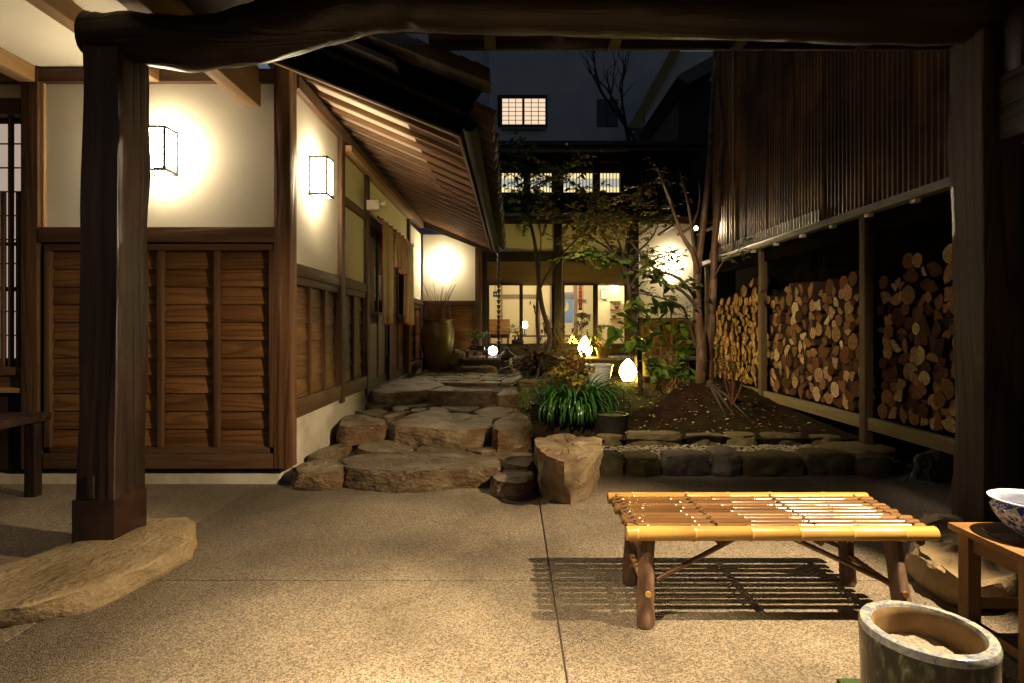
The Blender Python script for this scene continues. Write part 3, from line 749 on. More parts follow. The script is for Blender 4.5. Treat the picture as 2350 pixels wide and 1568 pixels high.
cb = thing("corrugated_building", "tall building clad in rusty brown corrugated metal above the firewood shed", "building", (4.4, 7.0, 0))
M_corr = nmat("brown_corrugated", ((.036,.013,.0035),(.11,.046,.012),(.19,.088,.027)), stretch=(1,1,.06), scale=5, detail=6, rough=(.45,.65), bump=.1, spec=.15, rnd=9, val=.15, blot=(.9,(.018,.008,.004),.75), metal=.1)
XC = 3.74; per = .076; sw_ = per*10; hgt = 4.1
cv = []; cf = []; ns = 60; nh = 8
for j in range(nh+1):
    for i in range(ns+1):
        cv.append((-.010*math.cos(2*math.pi*i/6) , i/ns*sw_, j/nh*hgt))
for j in range(nh):
    for i in range(ns):
        a = j*(ns+1)+i; cf.append((a, a+ns+1, a+ns+2, a+1))
sheet_me = MB().add(cv, cf).mesh("corrugated_sheet", M_corr, smooth=True, ang=180)
y = 3.0; k = 0
while y < 10.4:
    M = Matrix.Translation((XC + (.004 if k % 2 else 0), y, 2.53)) @ Matrix.Rotation(R.uniform(-.004,.004), 4, 'X')
    place("corrugated_sheet", sheet_me, cb, M); y += sw_; k += 1
bx("wall_core", wood('dark','z'), cb, XC+.03, 8, 2.95, 10.5, 2.56, 6.55)
bx("wall_core", wood('dark','z'), cb, 4.2, 8, 2.95, 10.5, 0.0, 2.555)
bx("roof_eave", wood('dark','y'), cb, XC-.35, 8, 2.8, 10.9, 6.64, 6.76)
MB().tube([(XC-.03, 9.55, 2.53),(XC-.03, 9.55, 6.6)], .014, n=8).build("conduit", M_greymetal, cb, smooth=True)
# patch sheet along the foot of the corrugation
cv2 = [(x-.016, y_*5, z*.13) for (x, y_, z) in []]
pm = MB(); v2 = []; f2 = []
ns2 = 300
for j in range(2):
    for i in range(ns2+1):
        v2.append((XC-.016-.010*math.cos(2*math.pi*i/6), 6.9+i/6*per, 2.535+j*.24))
for i in range(ns2): f2.append((i, ns2+1+i, ns2+2+i, i+1))
pm.add(v2, f2).build("skirting_sheet", nmat("pale_corrugated", ((.17,.13,.09),(.30,.24,.17)), stretch=(1,1,.1), scale=6, rough=(.4,.6), bump=.1), cb, smooth=True, ang=180)

# firewood: circles packed under gravity, each log a mesh of its own
def pack(y0, y1, z0, z1, seed):
    rg = np.random.RandomState(seed)
    area = (y1-y0)*(z1-z0); r = rg.uniform(.046,.098, 2000)
    N = int(np.searchsorted(np.cumsum(np.pi*r*r), area*.985)); r = r[:N]
    p = np.stack([rg.uniform(y0+.08, y1-.08, N), rg.uniform(z0+.08, z1, N)], 1)
    for it in range(420):
        d = p[:,None]-p[None]; L = np.sqrt((d**2).sum(2))+1e-9
        ov = r[:,None]+r[None]-L; ov[np.arange(N),np.arange(N)] = 0
        ov = np.clip(ov, 0, None)
        p += ((d/L[...,None])*(ov*.28)[...,None]).sum(1)
        p[:,1] -= .0012
        p[:,0] = np.clip(p[:,0], y0+r, y1-r); p[:,1] = np.maximum(p[:,1], z0+r)
    return p, r
M_end = None
def log_end_mat():
    m, nt, b = _new("log_end_grain"); N = nt.nodes; L = nt.links
    tc = N.new("ShaderNodeTexCoord"); oi = N.new("ShaderNodeObjectInfo")
    mp = N.new("ShaderNodeMapping"); mp.inputs["Scale"].default_value = (0, 1, 1)
    L.new(tc.outputs["Object"], mp.inputs[0])
    ln = N.new("ShaderNodeVectorMath"); ln.operation = 'LENGTH'; L.new(mp.outputs[0], ln.inputs[0])
    nz = N.new("ShaderNodeTexNoise"); nz.inputs["Scale"].default_value = 3.0; nz.inputs["Detail"].default_value = 5
    L.new(tc.outputs["Object"], nz.inputs["Vector"])
    a = N.new("ShaderNodeMath"); a.operation = 'MULTIPLY_ADD'; L.new(nz.outputs["Fac"], a.inputs[0]); a.inputs[1].default_value = .25; L.new(ln.outputs["Value"], a.inputs[2])
    s1 = N.new("ShaderNodeMath"); s1.operation = 'MULTIPLY'; s1.inputs[1].default_value = 42; L.new(a.outputs[0], s1.inputs[0])
    s2 = N.new("ShaderNodeMath"); s2.operation = 'SINE'; L.new(s1.outputs[0], s2.inputs[0])
    cr = N.new("ShaderNodeValToRGB"); e = cr.color_ramp.elements
    e[0].position = 0.0; e[0].color = (.045,.016,.006,1); e[1].position = 1.0; e[1].color = (.58,.43,.24,1)
    for p_, c in ((.3,(.11,.042,.014)),(.58,(.22,.10,.036)),(.82,(.34,.20,.085))):
        q = e.new(p_); q.color = (*c, 1)
    L.new(oi.outputs["Random"], cr.inputs[0])
    mr = N.new("ShaderNodeMapRange"); mr.inputs[1].default_value = -1; mr.inputs[3].default_value = .72; mr.inputs[4].default_value = 1.1; L.new(s2.outputs[0], mr.inputs[0])
    m2 = N.new("ShaderNodeMapRange"); m2.inputs[1].default_value = .3; m2.inputs[2].default_value = .7; m2.inputs[3].default_value = .6; m2.inputs[4].default_value = 1.3; L.new(nz.outputs["Fac"], m2.inputs[0])
    mu = N.new("ShaderNodeMath"); mu.operation = 'MULTIPLY'; L.new(mr.outputs[0], mu.inputs[0]); L.new(m2.outputs[0], mu.inputs[1])
    # pale sapwood towards the bark
    sp = N.new("ShaderNodeMapRange"); sp.inputs[1].default_value = .72; sp.inputs[2].default_value = .95; sp.inputs[3].default_value = 1; sp.inputs[4].default_value = 1.45; L.new(ln.outputs["Value"], sp.inputs[0])
    mu2 = N.new("ShaderNodeMath"); mu2.operation = 'MULTIPLY'; L.new(mu.outputs[0], mu2.inputs[0]); L.new(sp.outputs[0], mu2.inputs[1])
    hv = N.new("ShaderNodeHueSaturation"); L.new(mu2.outputs[0], hv.inputs["Value"]); L.new(cr.outputs[0], hv.inputs["Color"])
    L.new(hv.outputs[0], b.inputs["Base Color"]); b.inputs["Roughness"].default_value = .75; setspec(b, .2)
    bp = N.new("ShaderNodeBump"); bp.inputs["Strength"].default_value = .4; bp.inputs["Distance"].default_value = .1
    L.new(mu.outputs[0], bp.inputs["Height"]); L.new(bp.outputs[0], b.inputs["Normal"])
    return m
M_end = log_end_mat()
M_logbark = nmat("log_bark", ((.020,.011,.007),(.055,.032,.018)), scale=4, stretch=(.3,1,1), rough=(.8,.95), bump=.5, val=.3)
def log_shape(kind, rg):
    if kind == 'round':
        n = 11; return [(math.cos(2*math.pi*k/n)*rg.uniform(.93,1.04), math.sin(2*math.pi*k/n)*rg.uniform(.93,1.04)) for k in range(n)]
    if kind == 'half':
        return [(math.cos(t)*rg.uniform(.94,1.04), math.sin(t)*rg.uniform(.94,1.04)-.33) for t in np.linspace(0, math.pi, 8)] + [(-.3,-.38+rg.uniform(-.06,.06)),(.35,-.36+rg.uniform(-.06,.06))]
    w = rg.uniform(.75,1.05)
    arc = [(math.cos(t)*1.25, math.sin(t)*1.25-.62) for t in np.linspace(math.pi/2-w, math.pi/2+w, 6)]
    return arc + [(rg.uniform(-.18,.0),-.78),(rg.uniform(.02,.2),-.74)]
rg = random.Random(21)
log_me = {}
for kind, cnt in (('round',5),('half',4),('wedge',5)):
    log_me[kind] = []
    for c in range(cnt):
        sh = log_shape(kind, rg); n = len(sh); mb = MB()
        L0 = 5.0
        vs = [(0, a*.97, b*.97) for a, b in sh] + [(.10, a*1.02, b*1.02) for a, b in sh] + [(L0, a, b) for a, b in sh]
        mb.m = 0; mb.add(vs[:n], [tuple(range(n-1, -1, -1))])
        mb.m = 1; o0 = len(mb.v)
        mb.add(vs, [(r*n+k, r*n+(k+1) % n, (r+1)*n+(k+1) % n, (r+1)*n+k) for r in range(2) for k in range(n)])
        log_me[kind].append(mb.mesh("firewood_log", [M_end, M_logbark]))
logs = []
for b_, (ya, yb, zt_) in enumerate(((posts[0]+.3, posts[1]-.06, 2.02), (posts[1]+.06, posts[2]-.06, 1.95), (posts[2]+.06, posts[3]-.06, 1.98))):
    p, r = pack(ya, yb, .437, zt_, 4+b_)
    for i in range(len(r)): logs.append((p[i,0], p[i,1], r[i], b_))
logs = [l for l in logs if l[0] > 4.42]          # what the pillar hides is left out
logs.sort(key=lambda l: l[0])
where = ["beside the weathered pillar", "in the middle bay of the shed", "in the far bay of the shed"]
words = {'round': "round cut firewood log", 'half': "half-split firewood log", 'wedge': "wedge-split firewood log"}
far_logs = MB()
for i, (y, z, r, b_) in enumerate(logs):
    kind = rg.choices(['round','half','wedge'], [.40,.25,.35])[0]
    me = rg.choice(log_me[kind])
    s = r*(1.06 if kind == 'round' else 1.12)
    M = Matrix.Translation((XSH+.06+rg.uniform(0,.07), y, z)) @ Matrix.Rotation(rg.uniform(-.06,.06), 4, 'Z') @ Matrix.Rotation(rg.uniform(-.06,.06), 4, 'Y') @ Matrix.Rotation(rg.uniform(0,6.28), 4, 'X') @ Matrix.Diagonal((s if s*5 < .42 else .42/5, s, s, 1))
    if i < 300:
        tag(place("firewood_log", me, None, M), "%s %s stacked %s" % ("thick" if r > .072 else "thin", words[kind], where[b_]), "log", "firewood logs stacked in the shed")
    else:
        for pl_ in me.polygons:
            far_logs.m = pl_.material_index
            far_logs.add([M @ me.vertices[v].co for v in pl_.vertices], [tuple(range(len(pl_.vertices)))])
M_endfar = nmat("far_log_ends", ((.075,.028,.011),(.26,.13,.05),(.50,.34,.17)), scale=7.0, detail=2, rough=(.7,.8), bump=.1)
tag(far_logs.build("firewood", [M_endfar, M_logbark]), "stacked firewood in the far end of the shed", "firewood", kind="stuff")

# ================================================================== BACK HOUSE
YB = 12.4
back = thing("glazed_back_house", "dark timber house with lit glass doors, plaster bands and an upper strip window", "house", (1.3, 14, 0))
wd = lambda ax: wood('dark', ax)
bxp = lambda name, m, xa, xb, ya, yb, depth=.1, Y=YB, par=back, bev=0.0: fr(name, m, par, Y, xa, xb, ya, yb, depth, bev)
# posts and beams of the glazed front
for xa, xb in ((1098,1117),(1272,1290),(1440,1466)): bxp("post", wd('z'), xa, xb, 480, 832, .16, YB-.06, back, .006)
bxp("post", wd('z'), 1593, 1612, 480, 845, .16, YB-.06, back, .006)
bxp("head_beam", wd('x'), 1117.3, 1271.7, 578, 600, .14, YB-.03); bxp("head_beam", wd('x'), 1290.3, 1439.7, 578, 600, .14, YB-.03)
for xa, xb in ((1117.3,1271.7),(1290.3,1439.7)):
    bxp("plaster_panel", M_plaster, xa, xb, 513, 578, .1, YB+.02)
    bxp("transom_panel", nmat("brown_blind", ((.10,.062,.032),(.17,.11,.06)), stretch=(.1,1,1), scale=9, rough=(.6,.8), bump=.1), xa, xb, 600.3, 652, .03, YB+.05)
    bxp("threshold", wd('x'), xa, xb, 795, 812, .14, YB-.03)
bxp("plaster_panel", M_plaster, 1466.3, 1592.7, 505, 730, .1, YB+.02)
pn = bxp("cladding_panel", wd('x'), 1466.3, 1592.7, 730.3, 840, .1, YB+.02)
for i in range(5): 
    a = P(1467,0,YB).x; b = P(1592,0,YB).x; z0 = P(0,838,YB).z + i*.2
    lap_x("board", pn, wood('board','x'), a, b, z0, z0+.204, YB+.01)
bxp("foundation", wood('dark','x'), 1098, 1620, 832, 850, .3, YB+.02)
# sliding glass doors
for xa, xb, dy in ((1117.5,1200,0),(1192,1271.5,.05),(1290.5,1372,0),(1362,1439.5,.05)):
    A = P(xa, 795, YB); B = P(xb, 652, YB); w = .05
    mb = MB().box(A.x, A.x+w, YB+dy, YB+dy+.035, A.z, B.z).box(B.x-w, B.x, YB+dy, YB+dy+.035, A.z, B.z).box(A.x+w, B.x-w, YB+dy+.001, YB+dy+.034, A.z, A.z+.06).box(A.x+w, B.x-w, YB+dy+.001, YB+dy+.034, B.z-.03, B.z)
    d = mb.build("sliding_door", wd('z'), back)
    bx("pane", M_glass, d, A.x+w, B.x-w, YB+dy+.015, YB+dy+.02, A.z+.06, B.z-.03)
# room behind the glass
YI = 16.2
M_room = nmat("room_plaster", ((.62,.55,.40),(.70,.62,.47)), scale=2, rough=(.8,.9), bump=.03)
rx0, rx1 = -.75, 3.25; rz0, rz1 = .88, 3.25
bx("room_wall", M_room, back, rx0, rx1, YI, YI+.1, rz0, rz1); bx("room_wall", M_room, back, rx0-.1, rx0, YB+.15, YI+.1, rz0, rz1); bx("room_wall", M_room, back, rx1, rx1+.1, YB+.15, YI+.1, rz0, rz1)
bx("room_floor", wood('table','x'), back, rx0-.1, rx1+.1, YB+.12, YI+.1, rz0-.08, rz0-.001)
bx("room_ceiling", M_room, back, rx0-.1, rx1+.1, YB+.15, YI+.1, rz1+.001, rz1+.08)
M_mull = nmat("partition_frame", ((.17,.12,.085),(.24,.175,.13)), scale=7, rough=(.5,.7), bump=.05)
def ip(name, m, xa, xb, ya, yb, Y=YI-.06, d=.05, par=back): return fr(name, m, par, Y, xa, xb, ya, yb, d)
for xa, xb in ((1150,1153),(1231,1240),(1262,1266),(1317,1325)): ip("partition_post", M_mull, xa, xb, 640, 796)
ip("partition_rail", M_mull, 1153.2, 1230.8, 676, 684); ip("partition_rail", M_mull, 1266.2, 1316.8, 676, 684, YI-.058); ip("partition_rail", M_mull, 1325.2, 1345, 687, 694)
# roof of the back house, lower eave
er = MB().prism([(11.2, 3.37),(11.2, 3.50),(13.4, 4.05),(13.4, 3.92)], 'x', -.32, 4.15).build("lower_roof", wd('x'), back)
bx("fascia", wood('frame','x'), er, -.31, 4.14, 11.17, 11.199, 3.375, 3.43); bx("gutter", M_metal, er, -.31, 4.14, 11.06, 11.165, 3.44, 3.51, .01)
yk = -.2
while yk < 4.1:
    bx("rafter_end", wood('frame','y'), er, yk, yk+.05, 11.22, 12.35, 3.315, 3.368); yk += .42
# upper storey with the strip window
YU = 13.4
uw = bx("upper_wall", wd('x'), back, -.5, 4.3, YU+.16, YU+.3, 3.3, 5.6)
M_strip = emit("strip_window_glow", (1.0,.78,.36), .9); M_strip2 = emit("strip_window_glow_cool", (.75,.76,.62), .5)
for xa, xb in ((1150,1202),(1216,1266),(1292,1362),(1376,1424)):
    w = fr("strip_window", M_strip, back, YU+.13, xa, xb, 398, 441, .02)
    fr("pane", M_strip2, w, YU+.115, xa+2, xb-3, 410, 430, .01)
    x = xa
    while x < xb:
        fr("bar", wd('z'), w, YU+.06, x, x+1.6, 396, 443, .02); x += 7.5
for xa, xb in ((1202,1216),(1266,1292),(1362,1376),(1424,1445)): fr("post", wd('z'), back, YU+.02, xa, xb, 340, 470, .13)
fr("beam", wood('frame','x'), back, YU+.04, 1150, 1465, 345, 372, .1); fr("beam", wood('frame','x'), back, YU+.04, 1476, 1610, 347, 376, .1)
lp = fr("lattice", wd('x'), back, YU+.12, 1470, 1580, 392, 452, .03)
for k in range(11): fr("bar", wood('shed','z'), lp, YU+.07, 1471+k*10, 1475+k*10, 394, 450, .04)
fr("beam", wd('x'), back, YU+.03, 1130, 1612, 443, 478, .12)
ur = MB().prism([(12.7, 5.33),(12.7, 5.5),(17.5, 6.3),(17.5, 6.1)], 'x', -.8, 4.35).build("upper_roof", wd('x'), back)
bx("gutter", M_metal, ur, -.8, 4.3, 12.58, 12.69, 5.36, 5.47, .015); bx("fascia", wood('shed','x'), ur, -.8, 4.3, 12.66, 12.699, 5.27, 5.345)
bx("ridge_wall", wd('x'), back, -.8, 4.35, 17.4, 17.6, 5.0, 6.28)

# ================================================================== BUILDINGS FARTHER BACK
YG = 24.0
M_bluewall = nmat("grey_blue_render", ((.36,.37,.39),(.46,.47,.49)), scale=1.2, rough=(.8,.95), bump=.08, bscale=30)
tall = thing("grey_tall_building", "tall plain grey building with a lit paper window above the back house", "building", (1, 26, 0))
a = P(1122, 0, YG).x; b = P(1560, 0, YG).x
bx("wall", M_bluewall, tall, a, b, YG, YG+5, 0, 17)
bx("side_wing", M_bluewall, tall, a-6, a-.01, YG+.8, YG+5, 0, 17)
wn_ = fr("lit_window", wd('x'), tall, YG-.06, 1142, 1256, 218, 292, .05)
fr("sash_paper", emit("upper_shoji_glow", (1.0,.73,.50), .80), wn_, YG-.075, 1152, 1199, 226, 286, .01)
fr("sash_paper", MATS["upper_shoji_glow"], wn_, YG-.075, 1203, 1252, 226, 286, .01)
for x0, x1 in ((1152,1199),(1203,1252)):
    for k in range(0, 4): x = x0+(x1-x0)*k/3; fr("muntin", wood('frame','z'), wn_, YG-.10, x-.8, x+.8, 226, 286, .02)
    for k in range(0, 7): y = 226+10*k; fr("muntin", wood('frame','x'), wn_, YG-.098, x0, x1, y-.6, y+.6, .015)
fr("sill", M_greymetal, wn_, YG-.2, 1150, 1254, 292.5, 295, .14)
w2 = fr("dark_window", nmat("dark_pane", ((.010,.011,.016),(.02,.022,.03)), scale=3, rough=(.1,.2), bump=0), tall, YG-.05, 1370, 1418, 228, 290, .04)
fr("mullion", M_metal, w2, YG-.07, 1393, 1395, 228, 290, .015)
pt = thing("pale_annex", "pale gabled annex with a broad yellowish barge board", "building", (6.5, 23, 0))
q = [P(x, y, 22.5) for x, y in ((1462,292),(1552,118),(1760,118),(1760,292))]
MB().prism([(p.x, p.z) for p in q], 'y', 22.5, 23.5).build("wall", nmat("annex_render", ((.40,.41,.37),(.50,.51,.46)), scale=2, rough=(.8,.9), bump=.05), pt)
q = [P(x, y, 22.3) for x, y in ((1440,296),(1462,296),(1572,98),(1548,98))]
MB().prism([(p.x, p.z) for p in q], 'y', 22.2, 22.5).build("barge_board", nmat("ochre_board", ((.14,.115,.035),(.20,.165,.055)), scale=5, bump=.1), pt)
q = [P(x, y, 22.3) for x, y in ((1481,180),(1502,180),(1502,292),(1481,292))]
MB().prism([(p.x, p.z) for p in q], 'y', 22.42, 22.499).build("corner_board", M_bluewall, pt)
db = thing("dark_boarded_building", "unlit dark boarded building with a sloping roof at the end of the firewood shed", "building", (6, 15, 0))
bx("wall", wd('z'), db, P(1557,0,14.5).x, 9.5, 14.5, 18, 0, 7.6)
q = [P(x, y, 14.3) for x, y in ((1535,205),(1545,196),(1670,128),(1900,0),(1900,30),(1560,220))]
MB().prism([(p.x, p.z) for p in q], 'y', 13.6, 18).build("roof", M_tile, db)

# ================================================================== LAMPS
def wall_lamp(c, face, label, w=.20, h=.37, d=.18):
    """c: point on the wall behind the middle of the lamp; face '-y' (towards the camera) or '+x'"""
    root = thing("wall_lamp", label, "lamp", c, "paper box lamps on the walls")
    c = Vector(c)
    def T(u, o, z):                        # u along the wall, o out of the wall
        return c + (Vector((u, -o, z)) if face == '-y' else Vector((o, u, z)))
    def b(name, m, u0, u1, o0, o1, z0, z1, par):
        A = T(u0, o0, z0); B = T(u1, o1, z1)
        return bx(name, m, par, A.x, B.x, A.y, B.y, A.z, B.z)
    b("backplate", M_metal, -w/2, w/2, .002, .016, -h/2, h/2, root)
    f = b("frame", M_metal, -w/2, w/2, d-.019, d, h/2-.019, h/2, root)
    for u in (-w/2, w/2-.019): b("upper_bar", M_metal, u, u+.019, .017, d-.0195, h/2-.019, h/2, f)
    b("paper_pane", M_paper, -w/2+.0195, w/2-.0195, .02, d-.0195, h/2-.010, h/2-.006, root)
    t = .019
    for u in (-w/2, w/2-t):
        b("upright", M_metal, u, u+t, d-t, d, -h/2, h/2-.0195, f)
        b("lower_bar", M_metal, u, u+t, .017, d-t-.0005, -h/2, -h/2+t, f)
    b("lower_bar", M_metal, -w/2+t+.0005, w/2-t-.0005, d-t, d, -h/2, -h/2+t, f)
    b("paper_pane", M_paper, -w/2+t+.0005, w/2-t-.0005, d-.010, d-.006, -h/2+t+.02, h/2-.0195, root)
    for u in (-w/2+.004, w/2-.008):
        b("paper_pane", M_paper, u, u+.004, .02, d-t-.001, -h/2+t+.02, h/2-.0195, root)
    b("paper_pane", M_paper, -w/2+t+.0005, w/2-t-.0005, .02, d-t-.001, -h/2+.004, -h/2+.008, root)
    return root
wall_lamp((-2.966, YF+.049, 1.35+ (750-350)/270.4), '-y', "paper box lamp on the front plaster wall above the board cladding")
wall_lamp((XW-.045, 5.50, 1.35 + (750-408)/237.5), '+x', "paper box lamp on the side wall beside the corner post")
wall_lamp((P(1018,0,12.05).x, 12.059, 1.35+(750-607)/108.4), '-y', "paper box lamp on the short back wall above the big jar")
wall_lamp((P(1538,0,12.4).x, 12.419, 1.35+(750-605)/105.3), '-y', "paper box lamp glaring through the branches beside the firewood shed")

def porch_spot(loc, target, power, size, label, r=.03, blend=.6, top=3.46):
    root = thing("porch_spotlight", label, "lamp", loc, "spotlights under the eaves")
    d = (Vector(target)-Vector(loc)).normalized()
    a = Vector(loc) - d*.13
    MB().tube([a, Vector(loc)-d*.02, Vector(loc)-d*.015], [.05,.055,.055], n=16).build("housing", M_metal, root, smooth=True)
    MB().tube([a, (loc[0], loc[1], top)], .012, n=8).build("stem", M_metal, root)
    MB().tube([Vector(loc)-d*.0145, Vector(loc)-d*.012], .045, n=16).build("lens", emit("spot_lens", WARM, 8), root)
    l = bpy.data.lights.new("spot_bulb", 'SPOT'); l.energy = power; l.color = WARM; l.spot_size = rad(size); l.spot_blend = blend; l.shadow_soft_size = r
    lo = bpy.data.objects.new("spot_bulb", l); COL.objects.link(lo); lo.location = Vector(loc)
    lo.rotation_euler = d.to_track_quat('-Z', 'Y').to_euler()
    lo.parent = root; lo.matrix_parent_inverse = Matrix.Translation(-Vector(loc))
porch_spot((2.62, 2.05, 2.66), (-.4, 2.45, 0), 1080, 88, "black spotlight by the lintel above the small table", .022, .4)
porch_spot((-.3, 1.35, 3.25), (-.22, 1.65, 0), 1300, 60, "black porch spotlight above the middle of the concrete floor", .04, 1.0)
porch_spot((.35, 3.95, 3.35), (1.95, 7.4, .75), 640, 70, "black spotlight at the porch edge aimed at the garden plants", .04, .8, 3.38)
porch_spot((3.50, 10.8, 3.22), (4.1, 8.2, 3.0), 420, 58, "hooded floodlight under the back eave beside the corrugated wall", .03, .2, 3.36)

def egg(c, h, w, label, cat="lantern", st=62.0):
    prof = []
    for k in range(13):
        t = k/12; z = h*t
        r = w/2*math.sin(math.pi*min(1, (t*.86+.13)))**.75 * (1-.12*t)
        prof.append((max(r, .002), z))
    root = thing("egg_lantern", label, cat, c, "glowing egg-shaped garden lanterns")
    MB().lathe([(w*.28,0),(w*.30,.012),(w*.30,.02)], c, 20).build("base", M_black, root)
    MB().lathe([(r, z+.021) for r, z in prof], c, 28).build("shade", emit("egg_paper", (1.0,.77,.12), st, .25), root, smooth=True)
    return root
e1 = P(1441, 872, 9.3); egg((e1.x, 9.3, zsoil(e1.x, 9.3)), .36, .29, "glowing egg-shaped lantern on the soil beside the blue and white planter")
ZD = .74
e2 = P(1343, 0, 11.3); egg((e2.x, 11.3, ZD), .40, .29, "glowing egg-shaped lantern on the wooden deck")
e3 = P(1318, 0, 11.75)
# globe lamp on the deck
c = P(1131, 788, 11.75); root = thing("globe_lamp", "white glowing globe lamp beside the glass door", "lamp", (c.x, 11.75, ZD))
MB().lathe([(.07,0),(.07,.02)], (c.x,11.75,ZD), 16).build("base", M_black, root)
MB().lathe([(max(.001,.095*math.sin(math.pi*k/12)), .02+.095*(1-math.cos(math.pi*k/12))) for k in range(13)], (c.x,11.75,ZD), 24).build("globe", emit("globe_glow", (1,.88,.66), 14), root, smooth=True)

# room lamps and furnishings behind the glass
def globe(name, label, c, r, st, col=(1,.82,.5), cord=None):
    root = thing(name, label, "lamp", c)
    MB().lathe([(max(.001, r*math.sin(math.pi*k/12)), r*(-math.cos(math.pi*k/12))) for k in range(13)], c, 20).build("globe", emit("room_glow_%d" % int(st*10), col, st), root, smooth=True)
    if cord: MB().tube([(c[0],c[1],c[2]+r),(c[0],c[1],cord)], .008, n=6).build("cord", M_black, root)
    return root
def pI(x, y, Y): return P(x, y, Y)
c = pI(1410, 664, 15.0); globe("pendant_lamp", "bright round pendant lamp beside the framed picture", tuple(c), .12, 40, cord=3.25)
globe("pendant_lamp", "round pendant lamp hanging high in the glazed room behind the brown blinds", (.55, 14.0, 2.98), .16, 85, cord=3.25)
globe("pendant_lamp", "round pendant lamp hanging high over the table end of the glazed room", (1.75, 14.4, 2.98), .16, 75, cord=3.25)
c = pI(1204, 742, 14.2); t = thing("table_lamp", "slender table lamp glowing on the low table", "lamp", (c.x, 14.2, 1.16))
MB().lathe([(.06,0),(.06,.015),(.012,.03),(.012,.25)], (c.x,14.2,1.14), 14).build("stand", M_black, t)
MB().lathe([(.06,.18),(.075,.24),(.05,.34)], (c.x,14.2,1.14), 16).build("shade", emit("table_lamp_glow", (1,.8,.48), 25), t)
# map of islands on the room's back wall
YM = YI-.008
A = P(1266, 741, YI); B = P(1315, 671, YI)
mp_ = thing("wall_map", "blue wall map with a yellow island chain behind the glass", "map", ((A.x+B.x)/2, YM, A.z))
bx("sheet", nmat("map_sea", ((.10,.19,.50),(.17,.30,.62)), scale=3, rough=(.6,.7), bump=0), mp_, A.x, B.x, YM-.006, YM, A.z, B.z)
def isl(pts):
    q = [(A.x+(B.x-A.x)*u, A.z+(B.z-A.z)*(1-w)) for u, w in pts]
    MB().prism(q, 'y', YM-.009, YM-.0062).build("island", nmat("map_land", ((.55,.42,.12),(.66,.52,.20)), scale=6, rough=(.6,.7), bump=0), mp_)
isl([(.70,.06),(.76,.10),(.90,.10),(.84,.17),(.74,.20),(.66,.18),(.66,.12)])
isl([(.68,.29),(.76,.34),(.80,.45),(.78,.56),(.68,.62),(.58,.64),(.48,.68),(.40,.70),(.42,.63),(.55,.58),(.64,.50),(.68,.40)])
isl([(.44,.71),(.54,.69),(.52,.73),(.45,.75)]); isl([(.30,.72),(.38,.72),(.40,.80),(.34,.85),(.29,.80)])
# framed picture, sign, shelves, fish board, banner, table, bench in the room
def slab_thing(name, label, cat, Y, xa, xb, ya, yb, parts):
    A = P(xa, yb, Y); B = P(xb, ya, Y)
    t = thing(name, label, cat, ((A.x+B.x)/2, Y, A.z))
    for pn_, m, u0, u1, w0, w1, y0, y1 in parts:
        bx(pn_, m, t, A.x+(B.x-A.x)*u0, A.x+(B.x-A.x)*u1, Y+y0, Y+y1, A.z+(B.z-A.z)*w0, A.z+(B.z-A.z)*w1)
    return t, A, B
M_cream = nmat("cream_paper", ((.62,.57,.42),(.70,.66,.52)), scale=8, rough=(.7,.8), bump=0)
M_blueframe = nmat("blue_grey_frame", ((.10,.12,.16),(.14,.17,.22)), scale=8, bump=0)
t, A, B = slab_thing("framed_picture", "small framed picture with a blue-grey frame hanging in the glazed room", "picture", 15.4, 1378, 1396, 664, 687,
    [("frame", M_blueframe, 0,1,0,1,0,.02), ("mount", M_cream, .12,.88,.1,.9,-.004,-.0005), ("print", nmat("sepia_print", ((.30,.25,.15),(.5,.42,.27)), scale=20, bump=0), .32,.68,.25,.75,-.007,-.0045)])
MB().tube([((A.x+B.x)/2, 15.41, B.z),((A.x+B.x)/2, 15.41, 3.2)], .006, n=5).build("cord", M_black, t)
bx("room_partition", M_room, back, P(1373,0,15.5).x, 3.24, 15.5, 15.55, rz0, rz1)
t, A, B = slab_thing("arrow_sign", "small blue sign with a white arrow behind the glass", "sign", 13.4, 1131.5, 1141, 669, 682, [("plate", nmat("sign_blue", ((.03,.05,.22),(.04,.07,.28)), scale=5, bump=0), 0,1,0,1,0,.012)])
M_white = nmat("white_paint", ((.72,.72,.70),(.78,.78,.76)), scale=5, bump=0)
u = lambda k: A.x+(B.x-A.x)*k
w = lambda k: A.z+(B.z-A.z)*k
MB().prism([(u(.2),w(.44)),(u(.55),w(.44)),(u(.55),w(.3)),(u(.82),w(.5)),(u(.55),w(.7)),(u(.55),w(.56)),(u(.2),w(.56))], 'y', 13.394, 13.399).build("arrow", M_white, t)
MB().tube([((A.x+B.x)/2, 13.41, B.z),((A.x+B.x)/2, 13.41, 3.25)], .006, n=5).build("cord", M_black, t)
t, A, B = slab_thing("hanging_banner", "narrow black hanging banner with a column of red characters", "banner", 14.6, 1328, 1336, 652, 712, [("cloth", M_black, 0,1,0,1,0,.008)])
M_redpaint = nmat("red_paint", ((.55,.03,.03),(.65,.05,.05)), scale=5, bump=0)
for k in range(6):
    z1 = w0 = B.z-(B.z-A.z)*(.04+.155*k); ww = (B.x-A.x)
    mb = MB()
    for (a0, a1, b0, b1) in ((.15,.85,0,.02),(.45,.58,.0,.075),(.15,.8,.045,.06),(.2,.32,.02,.08)) if k % 2 else ((.2,.8,.01,.028),(.2,.34,.0,.08),(.66,.8,.0,.08),(.2,.8,.062,.08)):
        mb.box(A.x+ww*a0, A.x+ww*a1, 14.594-.0003*len(mb.v)/8, 14.599, z1-b1, z1-b0)
    mb.build("character", M_redpaint, t)
